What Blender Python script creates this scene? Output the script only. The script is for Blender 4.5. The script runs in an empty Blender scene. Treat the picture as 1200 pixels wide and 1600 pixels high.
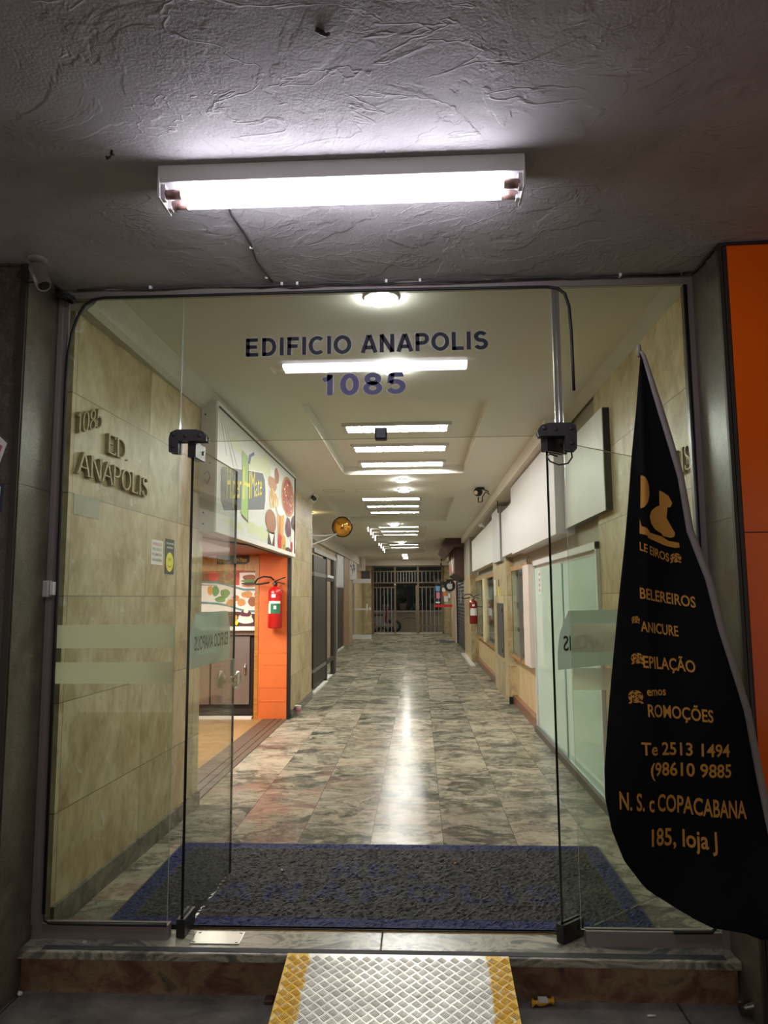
import bpy, bmesh, math, random
from mathutils import Vector, Matrix

random.seed(7)
SC = bpy.context.scene
COL = SC.collection
PI = math.pi

# ------------------------------------------------------------------ camera, world, exposure
EYE = 1.40
cam_data = bpy.data.cameras.new('camera')
cam = bpy.data.objects.new('camera', cam_data)
COL.objects.link(cam)
cam_data.sensor_fit = 'VERTICAL'
cam_data.sensor_height = 24.0
cam_data.lens = 1151.17 / 1600.0 * 24.0
cam_data.clip_start = 0.05
cam_data.clip_end = 200
cam.matrix_world = Matrix(((0.998848, 0.012152, 0.046425, 0.0),
                           (0.047517, -0.115035, -0.992224, 0.0),
                           (-0.006717, 0.993287, -0.115479, EYE),
                           (0, 0, 0, 1)))
SC.camera = cam

W = bpy.data.worlds.new('night')
SC.world = W
W.use_nodes = True
W.node_tree.nodes['Background'].inputs[0].default_value = (0.52, 0.45, 0.42, 1)
W.node_tree.nodes['Background'].inputs[1].default_value = 0.92

SC.view_settings.view_transform = 'Standard'
SC.view_settings.look = 'None'
SC.view_settings.gamma = 1.0
SC.view_settings.use_curve_mapping = False
SC.view_settings.exposure = 0.0
try:
    SC.cycles.use_denoising = True
    SC.cycles.max_bounces = 10
    SC.cycles.transparent_max_bounces = 24
    SC.cycles.glossy_bounces = 4
    SC.cycles.sample_clamp_indirect = 6.0
    SC.cycles.caustics_reflective = False
    SC.cycles.caustics_refractive = False
except Exception:
    pass

# lamp strengths (every light in the scene is one of these)
TUBE_OUT = 52.0
TUBE_IN = 210.0
DISC_IN = 150.0
SNACK_LAMP = 90.0

# ------------------------------------------------------------------ materials
def lin(c):
    r = []
    for v in c[:3]:
        v = v / 255.0
        r.append(v / 12.92 if v <= 0.04045 else ((v + 0.055) / 1.055) ** 2.4)
    return (r[0], r[1], r[2], 1.0)

MATS = {}
def base(name):
    m = bpy.data.materials.new(name)
    m.use_nodes = True
    nt = m.node_tree
    MATS[name] = m
    return m, nt, nt.nodes, nt.links, nt.nodes['Principled BSDF']

def simple(name, rgb, rough=0.5, metal=0.0, spec=0.5, noise=0.0, nscale=20, bump=0.0, bscale=60, coat=0.0):
    m, nt, N, L, b = base(name)
    c = lin(rgb)
    b.inputs['Base Color'].default_value = c
    b.inputs['Roughness'].default_value = rough
    b.inputs['Metallic'].default_value = metal
    b.inputs['Specular IOR Level'].default_value = spec
    b.inputs['Coat Weight'].default_value = coat
    if noise or bump:
        geo = N.new('ShaderNodeNewGeometry')
    if noise:
        n = N.new('ShaderNodeTexNoise'); n.inputs['Scale'].default_value = nscale; n.inputs['Detail'].default_value = 6
        L.new(geo.outputs['Position'], n.inputs['Vector'])
        mx = N.new('ShaderNodeMix'); mx.data_type = 'RGBA'
        mx.inputs[6].default_value = tuple(x * (1 - noise) for x in c[:3]) + (1,)
        mx.inputs[7].default_value = tuple(min(1, x * (1 + noise)) for x in c[:3]) + (1,)
        L.new(n.outputs[0], mx.inputs[0]); L.new(mx.outputs[2], b.inputs['Base Color'])
    if bump:
        n2 = N.new('ShaderNodeTexNoise'); n2.inputs['Scale'].default_value = bscale; n2.inputs['Detail'].default_value = 5
        L.new(geo.outputs['Position'], n2.inputs['Vector'])
        bp = N.new('ShaderNodeBump'); bp.inputs['Strength'].default_value = bump; bp.inputs['Distance'].default_value = 0.01
        L.new(n2.outputs[0], bp.inputs['Height']); L.new(bp.outputs[0], b.inputs['Normal'])
    return m

def emit(name, rgb, strength):
    m, nt, N, L, b = base(name)
    b.inputs['Base Color'].default_value = (0.8, 0.8, 0.8, 1)
    b.inputs['Emission Color'].default_value = lin(rgb)
    b.inputs['Emission Strength'].default_value = strength
    return m

def glass(name, tint, refl=0.05, rough=0.0, power=5.0):
    """clear sheet glass: straight-through tinted light plus a Schlick mirror term"""
    m, nt, N, L, b = base(name)
    N.remove(b)
    out = N['Material Output']
    geo = N.new('ShaderNodeNewGeometry')
    dot = N.new('ShaderNodeVectorMath'); dot.operation = 'DOT_PRODUCT'
    L.new(geo.outputs['Normal'], dot.inputs[0]); L.new(geo.outputs['Incoming'], dot.inputs[1])
    ab = N.new('ShaderNodeMath'); ab.operation = 'ABSOLUTE'; L.new(dot.outputs['Value'], ab.inputs[0])
    om = N.new('ShaderNodeMath'); om.operation = 'SUBTRACT'; om.inputs[0].default_value = 1.0; L.new(ab.outputs[0], om.inputs[1])
    pw = N.new('ShaderNodeMath'); pw.operation = 'POWER'; pw.inputs[1].default_value = power; L.new(om.outputs[0], pw.inputs[0])
    ml = N.new('ShaderNodeMath'); ml.operation = 'MULTIPLY_ADD'; ml.inputs[1].default_value = 1 - refl; ml.inputs[2].default_value = refl
    L.new(pw.outputs[0], ml.inputs[0])
    tr = N.new('ShaderNodeBsdfTransparent'); tr.inputs[0].default_value = tint + (1,)
    gl = N.new('ShaderNodeBsdfGlossy'); gl.inputs['Roughness'].default_value = rough
    mx = N.new('ShaderNodeMixShader')
    L.new(ml.outputs[0], mx.inputs[0]); L.new(tr.outputs[0], mx.inputs[1]); L.new(gl.outputs[0], mx.inputs[2])
    L.new(mx.outputs[0], out.inputs['Surface'])
    return m

def film(name, rgb, opacity, through=0.2):
    """frosted film: part straight-through, part scattering both ways"""
    m, nt, N, L, b = base(name)
    N.remove(b)
    out = N['Material Output']
    tr = N.new('ShaderNodeBsdfTransparent'); tr.inputs[0].default_value = (0.9, 0.95, 0.92, 1)
    df = N.new('ShaderNodeBsdfDiffuse'); df.inputs[0].default_value = lin(rgb)
    tl = N.new('ShaderNodeBsdfTranslucent'); tl.inputs[0].default_value = lin(rgb)
    m1 = N.new('ShaderNodeMixShader'); m1.inputs[0].default_value = through
    L.new(df.outputs[0], m1.inputs[1]); L.new(tl.outputs[0], m1.inputs[2])
    m2 = N.new('ShaderNodeMixShader'); m2.inputs[0].default_value = opacity
    L.new(tr.outputs[0], m2.inputs[1]); L.new(m1.outputs[0], m2.inputs[2])
    L.new(m2.outputs[0], out.inputs['Surface'])
    return m

def ramp_node(N, stops):
    r = N.new('ShaderNodeValToRGB')
    e = r.color_ramp.elements
    while len(e) < len(stops): e.new(0.5)
    for i, (p, c) in enumerate(stops):
        e[i].position = p; e[i].color = c
    return r

def mixc(N, L, fac, a, b_, mode='MIX'):
    mx = N.new('ShaderNodeMix'); mx.data_type = 'RGBA'; mx.blend_type = mode
    for s, v in ((0, fac), (6, a), (7, b_)):
        if hasattr(v, 'default_value') or hasattr(v, 'links'):
            L.new(v, mx.inputs[s])
        elif s == 0: mx.inputs[0].default_value = v
        else: mx.inputs[s].default_value = v
    return mx.outputs[2]

def noise_tex(N, L, vec, scale, detail=6, rough=0.55, dist=0.0, dim='3D', w=None):
    n = N.new('ShaderNodeTexNoise'); n.noise_dimensions = dim
    n.inputs['Scale'].default_value = scale; n.inputs['Detail'].default_value = detail
    n.inputs['Roughness'].default_value = rough; n.inputs['Distortion'].default_value = dist
    L.new(vec, n.inputs['Vector'])
    if w is not None: L.new(w, n.inputs['W'])
    return n.outputs[0]

def mapping(N, L, vec, scale=(1, 1, 1), loc=(0, 0, 0), rot=(0, 0, 0)):
    mp = N.new('ShaderNodeMapping')
    mp.inputs['Scale'].default_value = scale; mp.inputs['Location'].default_value = loc; mp.inputs['Rotation'].default_value = rot
    L.new(vec, mp.inputs['Vector'])
    return mp.outputs[0]

def tile_nodes(N, L, u, v, w_, h_, mortar, offset=0.0):
    cb = N.new('ShaderNodeCombineXYZ'); L.new(u, cb.inputs[0]); L.new(v, cb.inputs[1])
    br = N.new('ShaderNodeTexBrick')
    br.offset = offset; br.squash = 1.0; br.offset_frequency = 2
    br.inputs['Color1'].default_value = (0, 0, 0, 1); br.inputs['Color2'].default_value = (1, 1, 1, 1)
    br.inputs['Mortar'].default_value = (0.5, 0.5, 0.5, 1)
    br.inputs['Scale'].default_value = 1.0; br.inputs['Mortar Size'].default_value = mortar
    br.inputs['Mortar Smooth'].default_value = 0.1
    br.inputs['Brick Width'].default_value = w_; br.inputs['Row Height'].default_value = h_
    L.new(cb.outputs[0], br.inputs['Vector'])
    return br.outputs['Color'], br.outputs['Fac']

def add(N, L, a, b_):
    m = N.new('ShaderNodeMath'); m.operation = 'ADD'
    for i, v in enumerate((a, b_)):
        if isinstance(v, (int, float)): m.inputs[i].default_value = v
        else: L.new(v, m.inputs[i])
    return m.outputs[0]

def travertine(name='travertine', bright=1.0, warm=1.0):
    m, nt, N, L, b = base(name)
    geo = N.new('ShaderNodeNewGeometry')
    sx = N.new('ShaderNodeSeparateXYZ'); L.new(geo.outputs['Position'], sx.inputs[0])
    u = add(N, L, add(N, L, sx.outputs[0], sx.outputs[1]), -2.59 + 9.0)
    v = add(N, L, sx.outputs[2], -1.885 + 4.68)
    tid, mort = tile_nodes(N, L, u, v, 0.9, 0.468, 0.0022)
    p = mapping(N, L, geo.outputs['Position'], (1.0, 1.0, 0.75))
    tw = N.new('ShaderNodeMath'); tw.operation = 'MULTIPLY'; tw.inputs[1].default_value = 23.0; L.new(tid, tw.inputs[0])
    n1 = noise_tex(N, L, p, 2.6, 10, 0.68, 0.9, '4D', tw.outputs[0])
    n2 = noise_tex(N, L, mapping(N, L, geo.outputs['Position'], (1, 1, 0.5)), 15, 9, 0.72, 0.8)
    r1 = ramp_node(N, [(0.30, lin((140, 120, 84))), (0.44, lin((176, 158, 120))), (0.56, lin((192, 178, 144))), (0.72, lin((208, 198, 168)))])
    L.new(n1, r1.inputs[0])
    r2 = ramp_node(N, [(0.34, (0.66, 0.63, 0.56, 1)), (0.5, (0.98, 0.97, 0.94, 1)), (0.66, (1.08, 1.07, 1.04, 1))])
    L.new(n2, r2.inputs[0])
    c = mixc(N, L, 0.8, r1.outputs[0], r2.outputs[0], 'MULTIPLY')
    # a little tone difference from slab to slab
    r3 = ramp_node(N, [(0.0, (0.86, 0.85, 0.83, 1)), (1.0, (1.07, 1.06, 1.04, 1))])
    L.new(tid, r3.inputs[0])
    c = mixc(N, L, 1.0, c, r3.outputs[0], 'MULTIPLY')
    # pale scuffs and scale
    sc = noise_tex(N, L, geo.outputs['Position'], 5.5, 10, 0.72, 1.2)
    rs = ramp_node(N, [(0.60, (0, 0, 0, 1)), (0.66, (0.55, 0.55, 0.55, 1))])
    L.new(sc, rs.inputs[0])
    c = mixc(N, L, rs.outputs[0], c, lin((214, 210, 194)))
    c = mixc(N, L, mort, c, lin((104, 92, 66)))
    L.new(c, b.inputs['Base Color'])
    b.inputs['Roughness'].default_value = 0.42
    b.inputs['Specular IOR Level'].default_value = 0.35
    bp = N.new('ShaderNodeBump'); bp.inputs['Strength'].default_value = 0.25; bp.inputs['Distance'].default_value = 0.004
    L.new(n2, bp.inputs['Height']); L.new(bp.outputs[0], b.inputs['Normal'])
    return m

def marble_floor():
    m, nt, N, L, b = base('marble_tiles')
    geo = N.new('ShaderNodeNewGeometry')
    sx = N.new('ShaderNodeSeparateXYZ'); L.new(geo.outputs['Position'], sx.inputs[0])
    u = add(N, L, sx.outputs[1], -6.374 + 16.0)
    v = add(N, L, sx.outputs[0], -0.122 + 8.4)
    tid, mort = tile_nodes(N, L, u, v, 0.8, 0.42, 0.0016, 0.5)
    tw = N.new('ShaderNodeMath'); tw.operation = 'MULTIPLY'; tw.inputs[1].default_value = 37.0; L.new(tid, tw.inputs[0])
    # wavy banding that runs across the tile
    p0 = mapping(N, L, geo.outputs['Position'], (0.85, 1.35, 1))
    warp = N.new('ShaderNodeTexNoise'); warp.noise_dimensions = '4D'
    warp.inputs['Scale'].default_value = 2.4; warp.inputs['Detail'].default_value = 5; warp.inputs['Roughness'].default_value = 0.55
    L.new(p0, warp.inputs['Vector']); L.new(tw.outputs[0], warp.inputs['W'])
    vm = N.new('ShaderNodeVectorMath'); vm.operation = 'MULTIPLY_ADD'
    vm.inputs[1].default_value = (1.1, 1.5, 0.9)
    L.new(warp.outputs['Color'], vm.inputs[0]); L.new(p0, vm.inputs[2])
    n1 = noise_tex(N, L, vm.outputs[0], 3.0, 11, 0.68, 0.5, '4D', tw.outputs[0])
    r1 = ramp_node(N, [(0.33, lin((58, 60, 56))), (0.43, lin((104, 102, 90))), (0.50, lin((146, 140, 124))), (0.60, lin((172, 164, 147))), (0.70, lin((126, 118, 104)))])
    L.new(n1, r1.inputs[0])
    # dark veins
    wv = noise_tex(N, L, vm.outputs[0], 1.7, 8, 0.62, 0.9, '4D', tw.outputs[0])
    va = N.new('ShaderNodeMath'); va.operation = 'SUBTRACT'; va.inputs[1].default_value = 0.5; L.new(wv, va.inputs[0])
    vb = N.new('ShaderNodeMath'); vb.operation = 'ABSOLUTE'; L.new(va.outputs[0], vb.inputs[0])
    rv = ramp_node(N, [(0.0, (1, 1, 1, 1)), (0.030, (0, 0, 0, 1))]); L.new(vb.outputs[0], rv.inputs[0])
    vf = N.new('ShaderNodeMath'); vf.operation = 'MULTIPLY'; vf.inputs[1].default_value = 0.62; L.new(rv.outputs[0], vf.inputs[0])
    c = mixc(N, L, vf.outputs[0], r1.outputs[0], lin((50, 55, 52)))
    # rosy clouds, stronger towards the snack bar side near the entrance
    n3 = noise_tex(N, L, mapping(N, L, geo.outputs['Position'], (1, 1.5, 1)), 1.3, 5, 0.6, 0.8, '4D', tw.outputs[0])
    rr = ramp_node(N, [(0.50, (0, 0, 0, 1)), (0.64, (0.75, 0.75, 0.75, 1))]); L.new(n3, rr.inputs[0])
    mr = N.new('ShaderNodeMapRange'); mr.inputs[1].default_value = 1.1; mr.inputs[2].default_value = -1.1
    L.new(sx.outputs[0], mr.inputs[0])
    my = N.new('ShaderNodeMapRange'); my.inputs[1].default_value = 10.0; my.inputs[2].default_value = 5.5
    L.new(sx.outputs[1], my.inputs[0])
    mm = N.new('ShaderNodeMath'); mm.operation = 'MULTIPLY'; L.new(mr.outputs[0], mm.inputs[0]); L.new(my.outputs[0], mm.inputs[1])
    m2 = N.new('ShaderNodeMath'); m2.operation = 'MULTIPLY'; L.new(mm.outputs[0], m2.inputs[0]); L.new(rr.outputs[0], m2.inputs[1])
    c = mixc(N, L, m2.outputs[0], c, mixc(N, L, n1, lin((108, 76, 66)), lin((182, 148, 132))))
    rt = ramp_node(N, [(0.0, (0.74, 0.76, 0.75, 1)), (1.0, (1.08, 1.06, 1.03, 1))]); L.new(tid, rt.inputs[0])
    c = mixc(N, L, 1.0, c, rt.outputs[0], 'MULTIPLY')
    c = mixc(N, L, mort, c, lin((66, 62, 54)))
    L.new(c, b.inputs['Base Color'])
    b.inputs['Roughness'].default_value = 0.11
    rn = noise_tex(N, L, geo.outputs['Position'], 3.0, 4)
    rg = N.new('ShaderNodeMapRange'); rg.inputs[3].default_value = 0.10; rg.inputs[4].default_value = 0.24; L.new(rn, rg.inputs[0])
    L.new(rg.outputs[0], b.inputs['Roughness'])
    b.inputs['Specular IOR Level'].default_value = 0.22
    df = N.new('ShaderNodeBsdfDiffuse'); L.new(c, df.inputs[0])
    ms = N.new('ShaderNodeMixShader'); ms.inputs[0].default_value = 0.62
    L.new(b.outputs[0], ms.inputs[1]); L.new(df.outputs[0], ms.inputs[2]); L.new(ms.outputs[0], N['Material Output'].inputs['Surface'])
    return m

def stone(name, stops, scale, rough, dist=1.0, stretch=(1, 1, 1), bump=0.0, spec=0.5, speck=0.0):
    m, nt, N, L, b = base(name)
    geo = N.new('ShaderNodeNewGeometry')
    p = mapping(N, L, geo.outputs['Position'], stretch)
    n1 = noise_tex(N, L, p, scale, 10, 0.65, dist)
    r1 = ramp_node(N, [(q, lin(c)) for q, c in stops]); L.new(n1, r1.inputs[0])
    c = r1.outputs[0]
    if speck:
        n2 = noise_tex(N, L, geo.outputs['Position'], 140, 3, 0.6)
        r2 = ramp_node(N, [(0.35, (1 - speck, 1 - speck, 1 - speck, 1)), (0.65, (1 + speck, 1 + speck, 1 + speck, 1))]); L.new(n2, r2.inputs[0])
        c = mixc(N, L, 1.0, c, r2.outputs[0], 'MULTIPLY')
    L.new(c, b.inputs['Base Color'])
    b.inputs['Roughness'].default_value = rough
    b.inputs['Specular IOR Level'].default_value = spec
    if bump:
        bp = N.new('ShaderNodeBump'); bp.inputs['Strength'].default_value = bump; bp.inputs['Distance'].default_value = 0.01
        L.new(n1, bp.inputs['Height']); L.new(bp.outputs[0], b.inputs['Normal'])
    return m

def plaster_ceiling():
    m, nt, N, L, b = base('rough_plaster')
    geo = N.new('ShaderNodeNewGeometry')
    pos = geo.outputs['Position']
    n1 = noise_tex(N, L, pos, 1.6, 8, 0.6, 0.8)
    r1 = ramp_node(N, [(0.3, lin((150, 146, 146))), (0.7, lin((176, 172, 172)))]); L.new(n1, r1.inputs[0])
    L.new(r1.outputs[0], b.inputs['Base Color'])
    b.inputs['Roughness'].default_value = 0.75
    b.inputs['Specular IOR Level'].default_value = 0.25
    # trowel patches: stepped big noise + fine grain
    n2 = noise_tex(N, L, pos, 2.3, 5, 0.55, 0.7)
    st = ramp_node(N, [(0.40, (0, 0, 0, 1)), (0.425, (0.35, 0.35, 0.35, 1)), (0.52, (0.4, 0.4, 0.4, 1)), (0.545, (0.75, 0.75, 0.75, 1)), (0.62, (0.78, 0.78, 0.78, 1)), (0.64, (1, 1, 1, 1))])
    L.new(n2, st.inputs[0])
    n3 = noise_tex(N, L, pos, 26, 6, 0.6, 0.2)
    n4 = noise_tex(N, L, pos, 110, 3, 0.5)
    s1 = N.new('ShaderNodeMath'); s1.operation = 'MULTIPLY'; s1.inputs[1].default_value = 0.30; L.new(n3, s1.inputs[0])
    s2 = N.new('ShaderNodeMath'); s2.operation = 'MULTIPLY_ADD'; s2.inputs[1].default_value = 0.22; L.new(n4, s2.inputs[0]); L.new(s1.outputs[0], s2.inputs[2])
    gm = noise_tex(N, L, pos, 1.9, 3, 0.5, 0.5)
    gr = ramp_node(N, [(0.40, (0.10, 0.10, 0.10, 1)), (0.62, (0.75, 0.75, 0.75, 1))]); L.new(gm, gr.inputs[0])
    sg = N.new('ShaderNodeMath'); sg.operation = 'MULTIPLY'; L.new(s2.outputs[0], sg.inputs[0]); L.new(gr.outputs[0], sg.inputs[1])
    s2 = sg
    # thin raised trowel ridges
    rn = noise_tex(N, L, mapping(N, L, pos, (1.0, 1.7, 1)), 3.0, 4, 0.55, 0.5)
    ra = N.new('ShaderNodeMath'); ra.operation = 'SUBTRACT'; ra.inputs[1].default_value = 0.52; L.new(rn, ra.inputs[0])
    rb = N.new('ShaderNodeMath'); rb.operation = 'ABSOLUTE'; L.new(ra.outputs[0], rb.inputs[0])
    rr = ramp_node(N, [(0.0, (0.22, 0.22, 0.22, 1)), (0.014, (0, 0, 0, 1))]); L.new(rb.outputs[0], rr.inputs[0])
    rm = N.new('ShaderNodeMath'); rm.operation = 'MULTIPLY'; L.new(rr.outputs[0], rm.inputs[0]); L.new(gr.outputs[0], rm.inputs[1])
    s5 = N.new('ShaderNodeMath'); s5.operation = 'ADD'; L.new(s2.outputs[0], s5.inputs[0]); L.new(rm.outputs[0], s5.inputs[1])
    s2 = s5
    s3 = N.new('ShaderNodeMath'); s3.operation = 'MULTIPLY_ADD'; s3.inputs[1].default_value = 0.30; L.new(st.outputs[0], s3.inputs[0]); L.new(s2.outputs[0], s3.inputs[2])
    bp = N.new('ShaderNodeBump'); bp.inputs['Strength'].default_value = 0.75; bp.inputs['Distance'].default_value = 0.02
    L.new(s3.outputs[0], bp.inputs['Height']); L.new(bp.outputs[0], b.inputs['Normal'])
    return m

def pavement():
    m, nt, N, L, b = base('pavement_slabs')
    geo = N.new('ShaderNodeNewGeometry')
    sx = N.new('ShaderNodeSeparateXYZ'); L.new(geo.outputs['Position'], sx.inputs[0])
    tid, mort = tile_nodes(N, L, add(N, L, sx.outputs[0], 10.2), add(N, L, sx.outputs[1], 7.17), 1.3, 0.62, 0.005, 0.4)
    n = noise_tex(N, L, geo.outputs['Position'], 5, 9, 0.65, 0.5)
    r = ramp_node(N, [(0.3, lin((66, 62, 58))), (0.7, lin((122, 116, 108)))]); L.new(n, r.inputs[0])
    c = mixc(N, L, mort, r.outputs[0], lin((30, 28, 26)))
    L.new(c, b.inputs['Base Color'])
    b.inputs['Roughness'].default_value = 0.8
    bp = N.new('ShaderNodeBump'); bp.inputs['Strength'].default_value = 0.4; bp.inputs['Distance'].default_value = 0.01
    L.new(n, bp.inputs['Height']); L.new(bp.outputs[0], b.inputs['Normal'])
    return m

def coil_mat(name, rgb):
    m, nt, N, L, b = base(name)
    geo = N.new('ShaderNodeNewGeometry')
    n = noise_tex(N, L, geo.outputs['Position'], 95, 4, 0.7, 1.0)
    c0 = lin(rgb)
    r = ramp_node(N, [(0.38, tuple(x * 0.12 for x in c0[:3]) + (1,)), (0.55, c0), (0.72, tuple(min(1, x * 3.2 + 0.02) for x in c0[:3]) + (1,))])
    L.new(n, r.inputs[0]); L.new(r.outputs[0], b.inputs['Base Color'])
    b.inputs['Roughness'].default_value = 0.6
    b.inputs['Specular IOR Level'].default_value = 0.3
    bp = N.new('ShaderNodeBump'); bp.inputs['Strength'].default_value = 1.0; bp.inputs['Distance'].default_value = 0.02
    L.new(n, bp.inputs['Height']); L.new(bp.outputs[0], b.inputs['Normal'])
    return m

def ramp_plate():
    """galvanised tread plate with worn yellow paint along both long edges"""
    m, nt, N, L, b = base('tread_plate')
    geo = N.new('ShaderNodeNewGeometry')
    sx = N.new('ShaderNodeSeparateXYZ'); L.new(geo.outputs['Position'], sx.inputs[0])
    c = N.new('ShaderNodeMath'); c.operation = 'SUBTRACT'; c.inputs[1].default_value = -0.10; L.new(sx.outputs[0], c.inputs[0])
    a = N.new('ShaderNodeMath'); a.operation = 'ABSOLUTE'; L.new(c.outputs[0], a.inputs[0])
    n = noise_tex(N, L, geo.outputs['Position'], 28, 5, 0.6)
    s = N.new('ShaderNodeMath'); s.operation = 'MULTIPLY_ADD'; s.inputs[1].default_value = 0.05; L.new(n, s.inputs[0]); L.new(a.outputs[0], s.inputs[2])
    r = ramp_node(N, [(0.0, (0, 0, 0, 1)), (1.0, (1, 1, 1, 1))])
    mr = N.new('ShaderNodeMapRange'); mr.inputs[1].default_value = 0.366; mr.inputs[2].default_value = 0.374; L.new(s.outputs[0], mr.inputs[0])
    wear = noise_tex(N, L, geo.outputs['Position'], 60, 5, 0.7)
    wr = ramp_node(N, [(0.36, (0.25, 0.25, 0.25, 1)), (0.5, (1, 1, 1, 1))]); L.new(wear, wr.inputs[0])
    f = N.new('ShaderNodeMath'); f.operation = 'MULTIPLY'; L.new(mr.outputs[0], f.inputs[0]); L.new(wr.outputs[0], f.inputs[1])
    ng = noise_tex(N, L, geo.outputs['Position'], 9, 6, 0.6)
    rg = ramp_node(N, [(0.35, lin((206, 204, 198))), (0.7, lin((242, 241, 234)))]); L.new(ng, rg.inputs[0])
    col = mixc(N, L, f.outputs[0], rg.outputs[0], lin((232, 186, 36)))
    L.new(col, b.inputs['Base Color'])
    inv = N.new('ShaderNodeMath'); inv.operation = 'MULTIPLY_ADD'; inv.inputs[1].default_value = -0.5; inv.inputs[2].default_value = 0.55; L.new(f.outputs[0], inv.inputs[0])
    L.new(inv.outputs[0], b.inputs['Metallic'])
    b.inputs['Roughness'].default_value = 0.42
    return m

def woodgrain(name, a, c, axis=(1, 1, 8), scale=5, rough=0.45):
    m, nt, N, L, b = base(name)
    geo = N.new('ShaderNodeNewGeometry')
    n = noise_tex(N, L, mapping(N, L, geo.outputs['Position'], axis), scale, 7, 0.6, 0.8)
    r = ramp_node(N, [(0.3, lin(a)), (0.7, lin(c))]); L.new(n, r.inputs[0])
    L.new(r.outputs[0], b.inputs['Base Color'])
    b.inputs['Roughness'].default_value = rough
    return m

TRAV = travertine()
FLOOR = marble_floor()
CEIL_OUT = plaster_ceiling()
CEIL_IN = simple('painted_ceiling', (228, 227, 218), 0.7, noise=0.04, nscale=3, bump=0.05, bscale=12)
PLASTER = simple('patchy_plaster', (192, 188, 172), 0.8, noise=0.14, nscale=9, bump=0.35, bscale=22)
PAINT = simple('off_white_paint', (224, 219, 206), 0.65, noise=0.05, nscale=4)
GREYPAINT = simple('grey_beige_paint', (150, 142, 126), 0.65, noise=0.08, nscale=6)
WHITE = simple('white_panel', (208, 206, 204), 0.4, noise=0.03, nscale=3)
BLACK = simple('black_plastic', (22, 22, 23), 0.4)
BLACKM = simple('black_metal', (26, 25, 24), 0.45, noise=0.3, nscale=60)
RUBBER = simple('black_rubber', (14, 14, 15), 0.55)
ALU = simple('aluminium', (168, 166, 160), 0.32, metal=0.9)
ALUD = simple('aluminium_dull', (132, 123, 119), 0.45, metal=0.15)
CHROME = simple('chrome', (215, 215, 212), 0.12, metal=1.0)
STEEL = simple('steel_sheet', (150, 146, 142), 0.38, metal=0.75, noise=0.08, nscale=5, bump=0.06, bscale=7)
BRASS = simple('brass_strip', (190, 150, 80), 0.4, metal=0.8)
GRANITE = stone('polished_granite', [(0.3, (62, 55, 46)), (0.55, (84, 76, 64)), (0.75, (104, 95, 82))], 9, 0.32, 0.3, speck=0.35, spec=0.4)
BASEB = stone('baseboard_marble', [(0.3, (64, 64, 56)), (0.6, (118, 112, 98)), (0.8, (140, 134, 118))], 7, 0.2, 1.2)
SLAB = stone('threshold_marble', [(0.30, (48, 54, 50)), (0.43, (104, 106, 94)), (0.5, (172, 166, 146)), (0.58, (120, 120, 106)), (0.7, (62, 68, 62))], 3.4, 0.3, 2.8, (0.8, 1.4, 1))
RISER = stone('riser_marble', [(0.28, (52, 46, 36)), (0.42, (112, 78, 58)), (0.56, (142, 122, 88)), (0.72, (86, 80, 60))], 9, 0.5, 0.7, (0.8, 1, 1))
GRIT = simple('grit_strip', (58, 60, 62), 0.85, noise=0.2, nscale=80)
PAVE = pavement()
GLASS = glass('clear_glass', (0.955, 0.975, 0.955), 0.045)
GLASS_T = glass('transom_glass', (0.95, 0.97, 0.95), 0.05)
GLASS_F = glass('fixed_pane_glass', (0.93, 0.965, 0.92), 0.045)
GEDGE = simple('glass_edge', (14, 24, 20), 0.15, spec=0.6)
GEDGE_L = simple('glass_edge_pale', (150, 165, 150), 0.2)
FROST = film('frosted_film', (232, 230, 198), 0.78, 0.6)
FROSTG = film('frosted_film_green', (226, 246, 232), 0.93)
LETTER = simple('vinyl_letter', (16, 16, 24), 0.6, spec=0.2)
LETTERB = simple('vinyl_letter_violet', (58, 55, 82), 0.6, spec=0.2)
OUTL = simple('vinyl_outline', (150, 152, 150), 0.6)
FILMTXT = simple('film_letter', (44, 50, 46), 0.5)
BRONZE = simple('bronze_letter', (150, 136, 96), 0.5, metal=0.1, noise=0.2, nscale=40)
MATGREY = coil_mat('coil_grey', (44, 43, 43))
MATBLUE = coil_mat('coil_blue', (18, 29, 100))
MATLETT = coil_mat('coil_blue_dim', (24, 30, 72))
PLATE = ramp_plate()
FABRIC = simple('black_fabric', (10, 10, 12), 0.8, spec=0.15, bump=0.12, bscale=300)
GOLD = simple('gold_print', (196, 142, 60), 0.55, spec=0.2, noise=0.08, nscale=30)
HEM = simple('grey_sleeve', (128, 122, 116), 0.85, noise=0.12, nscale=60)
ORANGE = simple('orange_laminate', (240, 102, 12), 0.16, spec=0.3)
ORANGEW = simple('orange_paint', (216, 108, 48), 0.6, noise=0.12, nscale=7, bump=0.2, bscale=25)
OCHRE = woodgrain('ochre_wood', (150, 92, 34), (196, 134, 60))
OAK = woodgrain('oak_wood', (140, 100, 56), (186, 142, 86), (1, 1, 6), 6)
PINEP = woodgrain('pale_panel', (188, 162, 118), (214, 190, 146), (1, 1, 0.4), 6, 0.5)
BROWNB = woodgrain('brown_skirting', (104, 66, 42), (140, 94, 62), (1, 1, 4), 5, 0.3)
SOFFIT = simple('brown_soffit', (150, 74, 40), 0.5)
DARKBR = simple('dark_brown_metal', (40, 34, 28), 0.5, noise=0.15, nscale=30)
MAROON = simple('brown_canopy', (70, 44, 34), 0.5, noise=0.15, nscale=6)
GREYSTEEL = simple('grey_rails', (140, 138, 132), 0.4, metal=0.6)
GATEM = simple('gate_metal', (118, 104, 84), 0.4, metal=0.55)
MINT = simple('mint_frosted_glass', (204, 230, 216), 0.07, spec=0.6, noise=0.04, nscale=2)
DARKGL = glass('display_glass', (0.92, 0.95, 0.92), 0.05, 0.0, 9.0)
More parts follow.
